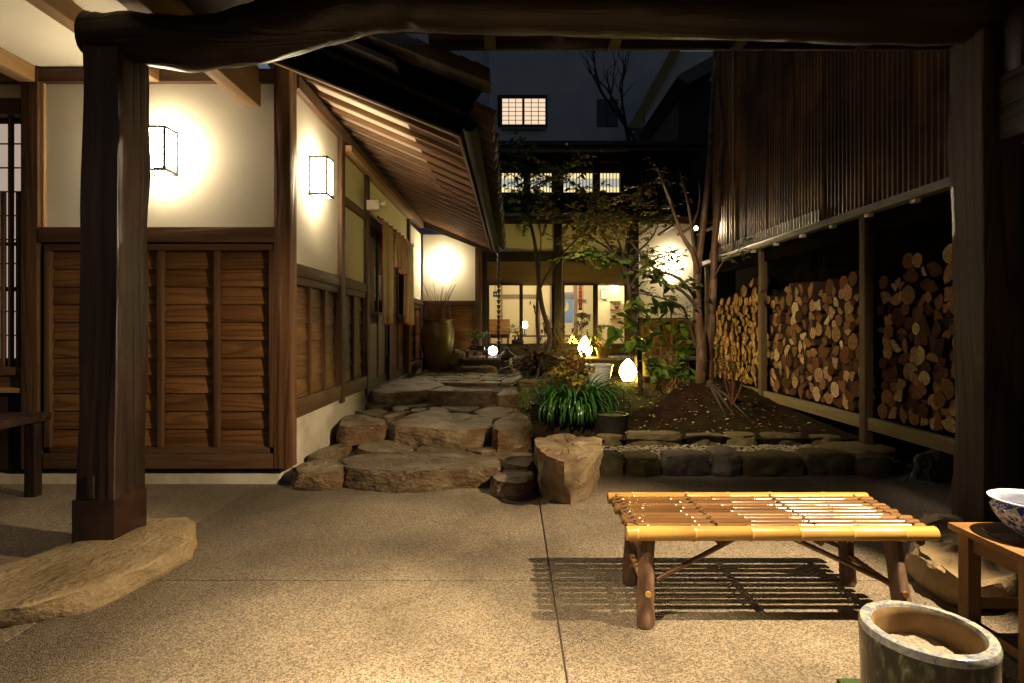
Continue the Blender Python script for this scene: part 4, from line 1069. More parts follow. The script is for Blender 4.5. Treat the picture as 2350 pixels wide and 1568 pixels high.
# carved wooden fish
c = P(1338, 725, 14.0)
fish = thing("wooden_fish", "grey carved wooden fish hanging in the glazed room", "carving", tuple(c))
fp = [(-.20,.02),(-.15,.06),(-.05,.085),(.06,.07),(.13,.03),(.19,.05),(.18,-.0),(.19,-.05),(.12,-.03),(.04,-.055),(-.06,-.055),(-.15,-.03)]
MB().prism([(c.x+a, c.z+b) for a, b in fp], 'y', 13.97, 14.03).build("body", wood('weather','x'), fish, bevel=.012)
MB().tube([(c.x, 14, c.z+.07),(c.x, 14, 3.25)], .006, n=5).build("rope", M_black, fish)
MB().tube([(c.x+.12, 14, c.z-.04),(c.x+.12, 14, c.z-.25)], .005, n=5).build("tail_cord", M_black, fish)
# low table, bench, shelf
tb = thing("low_table", "dark low table inside the glazed room", "table", (.6, 14.2, rz0))
bx("top", wood('table','x'), tb, .0, 1.7, 13.9, 14.6, 1.10, 1.14, .004)
for x, y in ((.05,13.95),(1.6,13.95),(.05,14.5),(1.6,14.5)): bx("leg", wood('frame','z'), tb, x, x+.05, y, y+.05, rz0, 1.099)
bn = thing("settle", "wooden settle with a tall plain back inside the glazed room", "bench", (-.3, 15, rz0))
A = P(1120, 0, 14.9); B = P(1170, 0, 14.9)
bx("back", wood('table','x'), bn, A.x, B.x, 15.05, 15.09, 1.05, 1.55, .004); bx("seat", wood('table','x'), bn, A.x, B.x, 14.65, 15.049, 1.15, 1.19, .004)
for x in (A.x+.02, B.x-.07): bx("leg", wood('table','z'), bn, x, x+.05, 14.7, 15.0, rz0, 1.149)
shf = thing("wall_shelf", "lit wall shelves with small bowls beside the pendant lamp", "shelf", (2.75, 15.3, 1.5))
sa, sb = P(1403, 0, 15.3).x, P(1425, 0, 15.3).x
for k, z in enumerate((1.55, 1.80, 2.02)):
    bx("board", wood('table','x'), shf, sa, sb, 15.28, 15.498, z, z+.025)
for k, z in enumerate((1.575, 1.825)):
    cx = (sa+sb)/2 + (.03 if k else -.04)
    root = thing("shelf_bowl", ["dark bowl on the lower wall shelf","dark bowl on the middle wall shelf"][k], "bowl", (cx, 15.38, z))
    MB().lathe([(.03,0),(.065,.05),(.07,.08),(.06,.08),(.02,.02)], (cx,15.38,z), 14).build("body", M_tile, root)
# stool-table outside the room, tall dark vase
# ================================================================== DECK
deck = thing("deck", "low wooden deck of grey boards along the glass doors", "deck", (1.3, 11.7, .44))
x = -.95
while x < 3.7:
    bx("board", wood('weather','y'), deck, x, x+.105, 11.02+R.uniform(-.01,.01), 12.3, ZD-.04, ZD-.001, .003); x += .118
bx("bearer", wd('x'), deck, -.95, 3.7, 11.1, 11.18, .44, ZD-.041); bx("bearer", wd('x'), deck, -.95, 3.7, 12.1, 12.18, .44, ZD-.041)

# ================================================================== OBJECTS BY THE HOUSE
# noren curtain
XN = XW+.09
nor = thing("door_curtain", "beige split door curtain with red edging hanging in the doorway", "curtain", (XN, 9.0, 1.38))
M_cloth = nmat("beige_cloth", ((.40,.31,.20),(.52,.42,.29)), scale=3, stretch=(1,1,.3), rough=(.8,.95), bump=.1, trans=.25, spec=.1, blot=(5,(.36,.20,.11),.4))
M_redcloth = nmat("crimson_cloth", ((.42,.02,.05),(.55,.04,.08)), scale=3, rough=(.8,.9), bump=.05, trans=.3)
MB().tube([(XN, 7.62, 2.82),(XN, 10.4, 2.82)], .016, n=8).build("rod", wood('frame','y'), nor, smooth=True)
def cloth(ya, yb, zt_, zb_, ph, red):
    n, m_ = 26, 16; vs = []; fs = []
    for j in range(m_+1):
        t = j/m_
        for i in range(n+1):
            u = i/n; y = ya+(yb-ya)*u
            x = XN + .026*math.sin(u*13+ph)*(.35+.65*t) + .012*math.sin(u*29+ph*2) + .02*t*math.sin(u*4+ph)
            vs.append((x, y, zt_+(zb_-zt_)*t - .012*math.sin(u*6+ph)*t))
    for j in range(m_):
        for i in range(n): a = j*(n+1)+i; fs.append((a, a+1, a+n+2, a+n+1))
    o = MB().add(vs, fs).build("curtain_panel", M_cloth, nor, smooth=True, ang=180)
    e = MB()
    for i in (0, n) if red else (0,):
        pts = [Vector(vs[j*(n+1)+i]) for j in range(m_+1)]
        for j in range(m_): 
            a, b = pts[j], pts[j+1]; s_ = .055 if i == 0 else -.02
            e.add([a+Vector((.006,-.012,0)), a+Vector((.006,s_,0)), b+Vector((.006,s_,0)), b+Vector((.006,-.012,0))], [(0,1,2,3)])
    for i in range(n):
        a, b = Vector(vs[m_*(n+1)+i]), Vector(vs[m_*(n+1)+i+1])
        e.add([a+Vector((.004,0,.02)), b+Vector((.004,0,.02)), b+Vector((.004,0,-.004)), a+Vector((.004,0,-.004))], [(0,1,2,3)])
    e.build("red_edging", M_redcloth, o)
cloth(7.82, 8.66, 2.82, 1.38, 0.3, True); cloth(8.70, 9.12, 2.82, 2.28, 1.5, True); cloth(9.14, 9.55, 2.82, 2.22, 2.5, False); cloth(9.58, 10.32, 2.82, 1.38, 3.7, True)
for k in range(9):
    y = 7.86+k*.3
    MB().box(XN-.02, XN+.02, y, y+.05, 2.80, 2.85).build("loop", M_cloth, nor)
# sensor box above the doorway
sx_ = thing("sensor_box", "cream box-shaped sensor with a swivel head above the doorway", "sensor", (XW+.02, 7.42, 2.93))
M_cream2 = nmat("cream_plastic", ((.62,.55,.42),(.68,.61,.48)), scale=4, rough=(.4,.5), bump=0)
bx("housing", M_cream2, sx_, XW+.005, XW+.17, 7.35, 7.47, 2.86, 2.99, .01)
MB().tube([(XW+.17,7.41,2.94),(XW+.21,7.40,2.95),(XW+.26,7.38,2.945)], [.02,.034,.036], n=12).build("swivel_head", M_cream2, sx_, smooth=True)
# big jar with twigs
jc = (P(1004,0,11.2).x, 11.2, Z3-.005)
jar = thing("tall_jar", "tall brown glazed jar filled with dry twigs by the back wall", "jar", jc)
M_jar = nmat("brown_glaze", ((.085,.05,.018),(.15,.095,.038)), scale=3, stretch=(1,1,.5), rough=(.28,.45), bump=.08, spec=.5, blot=(2,(.06,.032,.012),.6))
jp = [(.20,0),(.215,.03),(.26,.22),(.31,.45),(.335,.62),(.335,.76),(.30,.88),(.275,.94),(.285,.985),(.305,1.0),(.30,1.02),(.275,1.02),(.26,.98),(.265,.9),(.28,.85)]
MB().lathe(jp, jc, 36, cap="low").build("body", M_jar, jar, smooth=True, ang=50)
MB().lathe([(.001,.88),(.27,.875)], jc, 24).build("filling", M_soil, jar)
rg = random.Random(2); M_twig = nmat("red_twig", ((.06,.022,.012),(.12,.045,.022)), scale=9, bump=.1)
for k in range(22):
    a = rg.random()*6.28; r0 = rg.uniform(.0,.1); l = rg.uniform(.5,1.05); sp = rg.uniform(.1,.5)
    p0 = Vector((jc[0]+math.cos(a)*r0, jc[1]+math.sin(a)*r0, jc[2]+.88))
    pts = [p0 + Vector((math.cos(a)*sp*l*(t**1.4), math.sin(a)*sp*l*(t**1.4)*.6, l*t*(1-.1*t))) for t in (0,.25,.5,.75,1)]
    MB().tube(pts, [.007,.006,.005,.004,.0025], n=5).build("twig", M_twig, jar)
# round boulder beside the jar, flat stepping boulder
tag(stone("boulder", [(jc[0]+.36+.17*math.cos(a), 11.35+.15*math.sin(a)) for a in [k*.7 for k in range(9)]], .86, .44, M_stone, None, n=36, amp=.03, rim=.75, dome=.04), "rounded brown boulder leaning behind the tall jar", "boulder")
tag(stone("stepping_boulder", [(P(1097,0,10.75).x+.36*math.cos(a), 10.75+.17*math.sin(a)) for a in [k*.63 for k in range(10)]], .60, .44, M_stone, None, n=40, amp=.03, rim=.8, dome=.02), "flat oval stepping boulder before the wooden deck", "boulder")
# rain chain
rc = thing("rain_chain", "rain chain of small metal cups hanging from the eave gutter", "chain", (-.27, 11.55, .62))
cup = MB().lathe([(.018,0),(.045,.085),(.041,.085),(.015,.006)], (0,0,0), 10, cap="low").mesh("cup", M_black, smooth=True)
z = 2.84
while z > .66:
    place("cup", cup, rc, Matrix.Translation((-.27, 11.55, z-.085)))
    MB().tube([(-.27,11.55,z-.10),(-.27,11.55,z-.075)], .007, n=5).build("link", M_black, rc) if z < 2.8 else None
    z -= .105
MB().tube([(gx, 11.55, gz-.055),(-.30,11.55,2.88),(-.27,11.55,2.76)], .012, n=6).build("hook", M_black, rc)
# dark stand with bonsai, low tea-house lantern, second bonsai
st = thing("plant_stand", "low dark plant stand beside the board-clad back wall", "stand", (P(1095,0,11.3).x, 11.3, Z3))
sx0, sx1 = P(1068,0,11.3).x, P(1122,0,11.3).x
bx("top", wood('weather','x'), st, sx0, sx1, 11.05, 11.5, .86, .885, .003)
for x in (sx0+.02, sx1-.06): 
    for y in (11.08, 11.43): bx("leg", wd('z'), st, x, x+.04, y, y+.04, ZD if y > 11.0 else .5, .859)
# iron lantern
ln = thing("iron_lantern", "squat black iron garden lantern at the end of the stone path", "lantern", (P(1163,0,10.3).x, 10.3, .455))
lc = (P(1163,0,10.3).x, 10.3, .455)
MB().lathe([(.15,0),(.17,.04),(.15,.12),(.10,.17),(.12,.20)], lc, 20).build("base", M_black, ln, smooth=True)
MB().lathe([(.10,.201),(.10,.34)], lc, 6).build("light_chamber", M_black, ln)
MB().lathe([(.19,.341),(.17,.37),(.08,.44),(.03,.47),(.04,.50),(.001,.53)], lc, 20).build("roof", M_black, ln, smooth=True)
# dark small bench at the left edge
lb = thing("dark_bench", "dark wooden bench under the lattice window", "bench", (-4.3, 4.3, 0))
bx("seat", wood('pillar','x'), lb, -5.6, -3.72, 4.05, 4.6, .60, .66, .006)
for x in (-5.5, -3.86):
    for y in (4.1, 4.5): bx("leg", wood('pillar','z'), lb, x, x+.08, y, y+.08, 0, .599, .004)
bx("apron", wood('pillar','x'), lb, -5.42, -3.862, 4.12, 4.15, .38, .598)

# ================================================================== GARDEN CERAMICS
M_bw = nmat("blue_white_glaze", ((.06,.09,.26),(.58,.58,.55),(.66,.66,.62)), scale=9, detail=6, dist=1.5, rough=(.15,.3), bump=.02, spec=.5)
M_bwrim = nmat("pale_glaze", ((.46,.46,.44),(.60,.60,.57)), scale=7, rough=(.15,.3), bump=.02, spec=.5)
pc = P(1375, 0, 8.7); pcz = zsoil(pc.x, 8.7)-.01
pt_ = thing("blue_white_planter", "blue and white ceramic water planter beside the egg lantern", "planter", (pc.x, 8.7, pcz))
MB().lathe([(.11,0),(.125,.02),(.165,.14),(.195,.28),(.198,.33)], (pc.x,8.7,pcz), 32, cap="low").build("body", M_bw, pt_, smooth=True)
MB().lathe([(.198,.3301),(.215,.34),(.218,.365),(.20,.372),(.178,.365),(.17,.30),(.12,.05)], (pc.x,8.7,pcz), 32, cap="none").build("rim", M_bwrim, pt_, smooth=True)
MB().lathe([(.001,.30),(.168,.30)], (pc.x,8.7,pcz), 24).build("water", nmat("dark_water", ((.02,.025,.015),(.03,.03,.02)), rough=(.05,.08), bump=0), pt_)
# brown stoneware basin by the path
bc = P(1218, 0, 7.6)
t = thing("stoneware_basin", "brown stoneware basin between the path and the strap leaves", "planter", (bc.x, 7.6, .40))
MB().lathe([(.12,-.05),(.15,.06),(.185,.20),(.195,.255),(.17,.255),(.15,.2)], (bc.x,7.6,.38), 24, cap="low").build("body", M_stone, t, smooth=True)
MB().lathe([(.001,.215),(.155,.21)], (bc.x,7.6,.38), 20).build("soil_fill", M_soil, t)
# black planter
kc = P(1402, 0, 6.25)
t = thing("black_planter", "black cylindrical planter with a mossy top beside the strap leaves", "planter", (kc.x, 6.25, .17))
MB().lathe([(.17,0),(.185,.22),(.19,.235),(.17,.235),(.165,.215)], (kc.x,6.25,.16), 26, cap="low").build("body", M_black, t, smooth=True, ang=50)
MB().lathe([(.001,.232),(.10,.228),(.168,.216)], (kc.x,6.25,.16), 24).build("moss", nmat("moss", ((.03,.045,.006),(.07,.085,.014)), scale=14, rough=(.9,1), bump=.8), t, smooth=True)
# pale pointed stone and slab beside the lantern
tag(stone("pointed_stone", [(P(1473,0,9.7).x+.13*math.cos(a), 9.7+.10*math.sin(a)) for a in [k*.7 for k in range(9)]], .86, .38, M_stone_moss, None, n=30, amp=.03, rim=.6, dome=.10), "pointed pale stone standing behind the egg lantern on the soil", "stone")
tag(stone("low_slab", [(P(1482,0,9.25).x+.14*math.cos(a), 9.25+.10*math.sin(a)) for a in [k*.7 for k in range(9)]], .55, .38, M_stone_moss, None, n=28, amp=.02), "low squarish stone beside the egg lantern on the soil", "stone")
# scrolled ridge-end tile leaning by the shed
oc = P(2128, 1075, 5.0)
oni = thing("ridge_end_tile", "grey scrolled clay ridge-end tile leaning below the firewood shed", "roof ornament", (oc.x, 5.0, 0))
M_clay = nmat("grey_clay", ((.075,.070,.066),(.15,.14,.13)), scale=9, rough=(.4,.65), bump=.3, spec=.4)
def spiral(cx, cz, r0, turns, dirn, start, y):
    pts = []; rr = []
    for k in range(26):
        t = k/25; a = start+dirn*turns*2*math.pi*t; r = r0*(1-.82*t)
        pts.append((cx+math.cos(a)*r, y+.01*t, cz+math.sin(a)*r)); rr.append(.030*(1-.45*t))
    return pts, rr
MB().prism([(oc.x+a*1.0, oc.z+b) for a, b in ((-.28,-.18),(-.10,-.18),(.02,-.10),(.30,-.10),(.34,.24),(.16,.27),(.06,.16),(-.06,.10),(-.10,-.04),(-.24,-.10))], 'y', 4.99, 5.05).build("slab", M_clay, oni, bevel=.015)
MB().lathe([(.10,-.03),(.135,-.02),(.14,0),(.11,.015),(.09,0),(.08,-.01)], (0,0,0), 24, cap="high").build("roundel", M_clay, oni, smooth=True)
bpy.data.objects["roundel"].matrix_basis = Matrix.Translation((oc.x+.18, 4.975, oc.z+.10)) @ Matrix.Rotation(rad(90), 4, 'X')
for (a, b, r, tn, dr_, s0) in ((-.07,.06,.075,1.6,1,-1.2),(-.09,-.06,.075,1.6,-1,1.0),(-.21,-.15,.07,1.5,1,-.6)):
    p_, r_ = spiral(oc.x+a, oc.z+b, r, tn, dr_, s0, 4.965)
    MB().tube(p_, r_, n=8).build("scroll", M_clay, oni, smooth=True)
sh = P(2133, 1096, 4.8); 
t = MB().hexa([(sh.x-.09,4.95,.0),(sh.x+.1,4.85,.0),(sh.x+.12,4.93,.0),(sh.x-.06,5.0,.0),(sh.x-.08,4.95,.035),(sh.x+.08,4.86,.02),(sh.x+.1,4.92,.02),(sh.x-.05,4.99,.035)]).build("tile_shard", M_clay, bevel=.003)
tag(t, "flat grey shard of roof tile lying on the concrete", "tile shard")

# ================================================================== BAMBOO BENCH
BX0, BX1, BY0, BY1, BZ = .515, 1.905, 2.56, 3.09, .42
bench = thing("bamboo_bench", "low bench with bamboo slat seat and four log legs", "bench", (1.21, 2.82, 0))
M_bam = nmat("golden_bamboo", ((.42,.235,.052),(.54,.33,.09)), stretch=(.12,1,1), scale=7, rough=(.22,.38), bump=.06, spec=.5, rnd=5, blot=(6,(.40,.19,.045),.5))
M_bamb = nmat("brown_bamboo", ((.10,.047,.017),(.21,.105,.038)), stretch=(.10,1,1), scale=9, rough=(.16,.30), bump=.06, spec=.55, rnd=11, val=.28)
M_bleg = nmat("log_leg", ((.05,.024,.014),(.15,.085,.055),(.28,.19,.14)), stretch=(1,1,.3), scale=14, rough=(.35,.6), bump=.3, rings=25, rnd=9)
def bamboo(name, m, p0, p1, r, nodes, par, seed=0, hollow=True):
    p0 = Vector(p0); p1 = Vector(p1); L_ = (p1-p0).length; rg = random.Random(seed)
    ts = [0.0, .004]; rs = [r*.96, r]
    at = rg.uniform(.02,.10)
    npos = []
    while at < .97: npos.append(at); at += nodes*rg.uniform(.85,1.15)/L_
    for q in npos:
        for dq, k in ((-.012,1.0),(-.004,1.09),(0,1.13),(.004,1.02),(.010,1.0)):
            t = q+dq/L_*1.0
            if .006 < t < .994: ts.append(t); rs.append(r*k)
    ts += [.996, 1.0]; rs += [r, r*.96]
    pts = [p0+(p1-p0)*t for t in ts]
    return MB().tube(pts, rs, n=14).build(name, m, par, smooth=True, ang=60)
seat = bamboo("front_rail", M_bam, (BX0, BY0, BZ), (BX1, BY0, BZ), .032, .235, bench, 1)
bamboo("rear_rail", M_bam, (BX0+.005, BY1, BZ), (BX1+.02, BY1, BZ), .030, .26, bench, 2)
ns_ = 9
for k in range(ns_):
    y = BY0+.068 + (BY1-BY0-.136)*k/(ns_-1); rr = .0195+.002*((k*7) % 3-1)
    bamboo("slat", M_bamb, (BX0+.012+R.uniform(-.012,.012), y, BZ+.006), (BX1+.0+R.uniform(-.02,.012), y, BZ+.006), rr, .24, bench, 10+k)
for x in (BX0+.05, BX0+.42, BX0+.87, BX1-.07): 
    bamboo("crossbar", M_bamb, (x, BY0-.01, BZ-.036), (x, BY1+.01, BZ-.036), .017, .3, bench, int(x*50))
    pts = []
    for k in range(61):
        t = k/60; y = BY0+.04+(BY1-BY0-.08)*t
        pts.append((x+.012*math.sin(t*ns_*6.28), y, BZ+.028+.0035*math.cos(t*ns_*6.28)))
    MB().tube(pts, .0042, n=5).build("lashing", nmat("rope", ((.09,.045,.02),(.16,.085,.04)), scale=40, bump=.3), bench)
legs = [(.615,2.60,.60,2.565),(1.735,2.60,1.77,2.56),(.64,3.03,.62,2.99),(1.765,3.03,1.76,2.98)]
for k, (tx, ty, fx, fy) in enumerate(legs):
    pts = [Vector((tx+(fx-tx)*t, ty+(fy-ty)*t, .385*(1-t))) for t in (0,.15,.3,.45,.6,.75,.88,.96,1)]
    MB().tube(pts, [.040,.038,.037,.037,.0385,.039,.040,.041,.036], n=14, wob=.14, seed=k*5).build("leg", M_bleg, bench, smooth=True, ang=60)
for a, b in ((0,2),(1,3)):
    fa, fb = legs[a], legs[b]
    bamboo("stretcher", M_bam if a == 0 else M_bamb, ((fa[0]+fa[2])/2, fa[3]-.03, .155), ((fb[0]+fb[2])/2, fb[3]+.06, .155), .014, .16, bench, 30+a)
for (lx, ly, ux) in ((.615,2.60,1.02),(1.745,2.60,1.28),(.635,3.03,1.02),(1.765,3.03,1.28)):
    bamboo("brace", M_bamb, (lx, ly, .17), (ux, ly, .385), .0115, .2, bench, int(lx*100+ly*10))

# ================================================================== ASH POT, TABLE, BOWL
def glaze():
    m = nmat("mottled_glaze", ((.006,.009,.008),(.010,.013,.011),(.022,.020,.014),(.08,.10,.055),(.34,.36,.22)), stretch=(1,1,.4), scale=34, detail=8, dist=.6, rough=(.14,.28), bump=.10, spec=.3, blot=(5,(.028,.018,.012),.7))
    return m
ac = (1.285, 1.765, 0.0)
ap = thing("ash_pot", "mottled green-black glazed ash pot with a pale thick rim", "pot", ac)
MB().lathe([(.155,0),(.165,.01),(.172,.10),(.176,.25),(.180,.385),(.1805,.395)], ac, 48, cap="low").build("body", glaze(), ap, smooth=True)
M_rim = nmat("cream_blue_glaze", ((.09,.09,.16),(.26,.27,.28),(.46,.43,.26)), scale=42, detail=5, dist=.8, rough=(.08,.18), bump=.06, spec=.6)
MB().lathe([(.1805,.3952),(.181,.405),(.176,.417),(.163,.422),(.150,.419),(.145,.410)], ac, 48, cap="none").build("rim", M_rim, ap, smooth=True)
MB().lathe([(.145,.4099),(.139,.40),(.137,.385),(.14,.33),(.14,.28)], ac, 48, cap="none").build("inner_wall", nmat("tan_inside", ((.21,.13,.055),(.30,.20,.095)), scale=7, rough=(.5,.7), bump=.2, blot=(9,(.10,.055,.025),.5)), ap, smooth=True)
av = []; af = []; na = 26
for i in range(15):
    for k in range(na):
        a = 2*math.pi*k/na; r = .1395*i/14
        x = r*math.cos(a); y = r*math.sin(a)
        hgt_ = .325 + .035*math.exp(-((x+.03)**2+(y-.0)**2)/.005) + .012*noise.noise(Vector((x*40,y*40,1))) + .006*noise.noise(Vector((x*120,y*120,4)))
        av.append((ac[0]+x, ac[1]+y, hgt_))
for i in range(14):
    for k in range(na): k2 = (k+1) % na; af.append((i*na+k, i*na+k2, (i+1)*na+k2, (i+1)*na+k))
MB().add(av, af).build("ash", nmat("ash", ((.20,.14,.10),(.34,.27,.21),(.42,.34,.27)), scale=60, rough=(.9,1), bump=.9, bscale=3, spec=.1), ap, smooth=True, ang=180)
o = MB().box(1.235,1.72,1.955,2.165,.002,.012).build("floor_mat", nmat("green_mat", ((.02,.045,.012),(.035,.065,.02)), scale=30, rough=(.8,.9), bump=.3)); tag(o, "thin dark green mat on the floor behind the ash pot", "mat")
ap.location = (ac[0], ac[1], 0)

tz = .52
tbl = thing("small_table", "small plain wooden table beside the weathered pillar", "table", (2.2, 2.25, 0))
TX0, TX1, TY0, TY1 = 1.85, 2.62, 2.04, 2.42
bx("top", wood('table','x'), tbl, TX0, TX1, TY0, TY1, tz-.028, tz, .006)
for x in (TX0+.03, TX1-.085):
    for y in (TY0+.02, TY1-.075): bx("leg", wood('table','z'), tbl, x, x+.055, y, y+.055, 0, tz-.0285, .004)
for y in (TY0+.035, TY1-.06): bx("apron", wood('table','x'), tbl, TX0+.0855, TX1-.0855, y, y+.022, tz-.10, tz-.029)
for x in (TX0+.047, TX1-.07):
    bx("apron", wood('table','y'), tbl, x, x+.022, TY0+.0755, TY1-.0755, tz-.10, tz-.029); bx("stretcher", wood('table','y'), tbl, x, x+.022, TY0+.0755, TY1-.0755, .10, .14, .003)
bx("stretcher", wood('table','x'), tbl, TX0+.0855, TX1-.0855, TY1-.062, TY1-.04, .18, .22, .003)
bc_ = (2.06, 2.235, tz)
o = MB().lathe([(.165,.0005),(.165,.006),(.160,.008)], bc_, 40).build("round_mat", nmat("dark_wood_disc", ((.035,.016,.008),(.085,.042,.018)), stretch=(.15,1,1), scale=14, rings=80, rough=(.3,.5), bump=.2), smooth=True); tag(o, "dark round wooden mat under the porcelain bowl", "mat")
bowl = thing("porcelain_bowl", "blue and white porcelain bowl with painted scrolls on the small table", "bowl", (bc_[0], bc_[1], tz+.009))
def porcelain():
    m, nt, b = _new("painted_porcelain"); N = nt.nodes; L = nt.links
    tc = N.new("ShaderNodeTexCoord"); mp = N.new("ShaderNodeMapping"); mp.inputs["Location"].default_value = (-bc_[0], -bc_[1], -tz); L.new(tc.outputs["Object"], mp.inputs[0])
    sp = N.new("ShaderNodeSeparateXYZ"); L.new(mp.outputs[0], sp.inputs[0])
    at = N.new("ShaderNodeMath"); at.operation = 'ARCTAN2'; L.new(sp.outputs[1], at.inputs[0]); L.new(sp.outputs[0], at.inputs[1])
    cb_ = N.new("ShaderNodeCombineXYZ")
    k1 = N.new("ShaderNodeMath"); k1.operation = 'MULTIPLY'; k1.inputs[1].default_value = 2.2; L.new(at.outputs[0], k1.inputs[0])
    k2 = N.new("ShaderNodeMath"); k2.operation = 'MULTIPLY'; k2.inputs[1].default_value = 16; L.new(sp.outputs[2], k2.inputs[0])
    L.new(k1.outputs[0], cb_.inputs[0]); L.new(k2.outputs[0], cb_.inputs[1])
    wv = N.new("ShaderNodeTexNoise"); wv.inputs["Scale"].default_value = 1.25; wv.inputs["Detail"].default_value = 2.0; wv.inputs["Distortion"].default_value = 3.2
    L.new(cb_.outputs[0], wv.inputs["Vector"])
    cr = N.new("ShaderNodeValToRGB"); e = cr.color_ramp.elements; e[0].position = .41; e[0].color = (.02,.035,.28,1); e[1].position = .53; e[1].color = (.62,.63,.62,1)
    q = e.new(.47); q.color = (.12,.17,.45,1)
    L.new(wv.outputs[0], cr.inputs[0]); L.new(cr.outputs[0], b.inputs["Base Color"]); b.inputs["Roughness"].default_value = .12
    return m
MB().lathe([(.062,.009),(.066,.016),(.105,.045),(.135,.085),(.142,.112),(.132,.132),(.127,.138)], bc_, 44, cap="low").build("body", porcelain(), bowl, smooth=True)
MB().lathe([(.127,.1382),(.150,.146),(.152,.151),(.146,.153),(.122,.143),(.120,.12),(.128,.10),(.11,.06),(.06,.03),(.001,.028)], bc_, 44, cap="none").build("rim", nmat("porcelain_rim", ((.34,.37,.55),(.58,.59,.60)), scale=30, rough=(.1,.15), bump=0, spec=.5), bowl, smooth=True)

# ================================================================== PLANTS
def leafmat(name, c0, c1, val=.3, tr=.45, rough=(.3,.5)):
    return nmat(name, (c0, c1), scale=6, detail=3, rough=rough, bump=.12, val=val, trans=tr, spec=.4, rnd=9)
M_lg = leafmat("green_leaf", (.06,.125,.018), (.11,.19,.035))
M_ly = leafmat("yellow_green_leaf", (.15,.17,.025), (.24,.25,.04))
M_lr = leafmat("russet_leaf", (.14,.045,.014), (.22,.10,.025))
M_ld = leafmat("dark_leaf", (.025,.055,.012), (.05,.09,.02))
M_lyel = leafmat("yellow_leaf", (.30,.20,.02), (.42,.30,.04))
M_blade = leafmat("strap_leaf", (.026,.085,.015), (.05,.135,.026), .3, .2, (.14,.25))
M_bark = nmat("grey_bark", ((.035,.024,.016),(.085,.06,.042)), stretch=(1,1,.3), scale=12, rough=(.7,.9), bump=.5)
M_mbark = nmat("mottled_bark", ((.03,.015,.008),(.06,.032,.016),(.24,.18,.125)), stretch=(1,1,.35), scale=8, detail=4, rough=(.45,.7), bump=.2, blot=(5,(.10,.048,.022),.7))

def leaf_mesh(name, m, L=1.0, W=.55, curl=.18, fold=.12, tip=1.0, n=5):
    vs = []; fs = []
    for i in range(n+1):
        t = i/n; w = W/2*math.sin(math.pi*min(.999, t**.8))**.85 if 0 < i < n else (.02 if i == 0 else .004)
        z = -curl*t*t
        vs += [(-w, L*t, z+fold*w*1.6), (0, L*t, z), (w, L*t, z+fold*w*1.6)]
    for i in range(n):
        a = i*3; fs += [(a, a+1, a+4, a+3), (a+1, a+2, a+5, a+4)]
    return MB().add(vs, fs).mesh(name, m, smooth=True, ang=180)
LV = {}
for nm, m in (('g', M_lg), ('y', M_ly), ('r', M_lr), ('d', M_ld), ('Y', M_lyel)):
    LV[nm] = [leaf_mesh("leaf", m, 1, .55, .15, .15), leaf_mesh("leaf", m, 1, .68, .3, .05), leaf_mesh("leaf", m, 1, .48, .05, .25)]
def put_leaf(par, me, p, d, size, roll):
    d = Vector(d).normalized()
    up = Vector((0,0,1)); x = d.cross(up)
    if x.length < .05: x = Vector((1,0,0))
    x.normalize(); z = x.cross(d)
    M = Matrix((( x.x, d.x, z.x, p[0]), (x.y, d.y, z.y, p[1]), (x.z, d.z, z.z, p[2]), (0,0,0,1))) @ Matrix.Rotation(roll, 4, 'Y') @ Matrix.Diagonal((size, size, size, 1))
    return place("leaf", me, par, M)
def stuff_leaf(mb, p, d, size, rg, mi):
    d = Vector(d).normalized(); x = d.cross(Vector((rg.uniform(-.4,.4), rg.uniform(-.4,.4), 1)))
    if x.length < .05: x = Vector((1,0,0))
    x.normalize(); z = x.cross(d); p = Vector(p)
    mb.m = mi
    mb.add([p, p+d*size*.5-x*size*.28+z*size*.05, p+d*size-z*size*.12, p+d*size*.5+x*size*.28+z*size*.05], [(0,1,2),(0,2,3)])
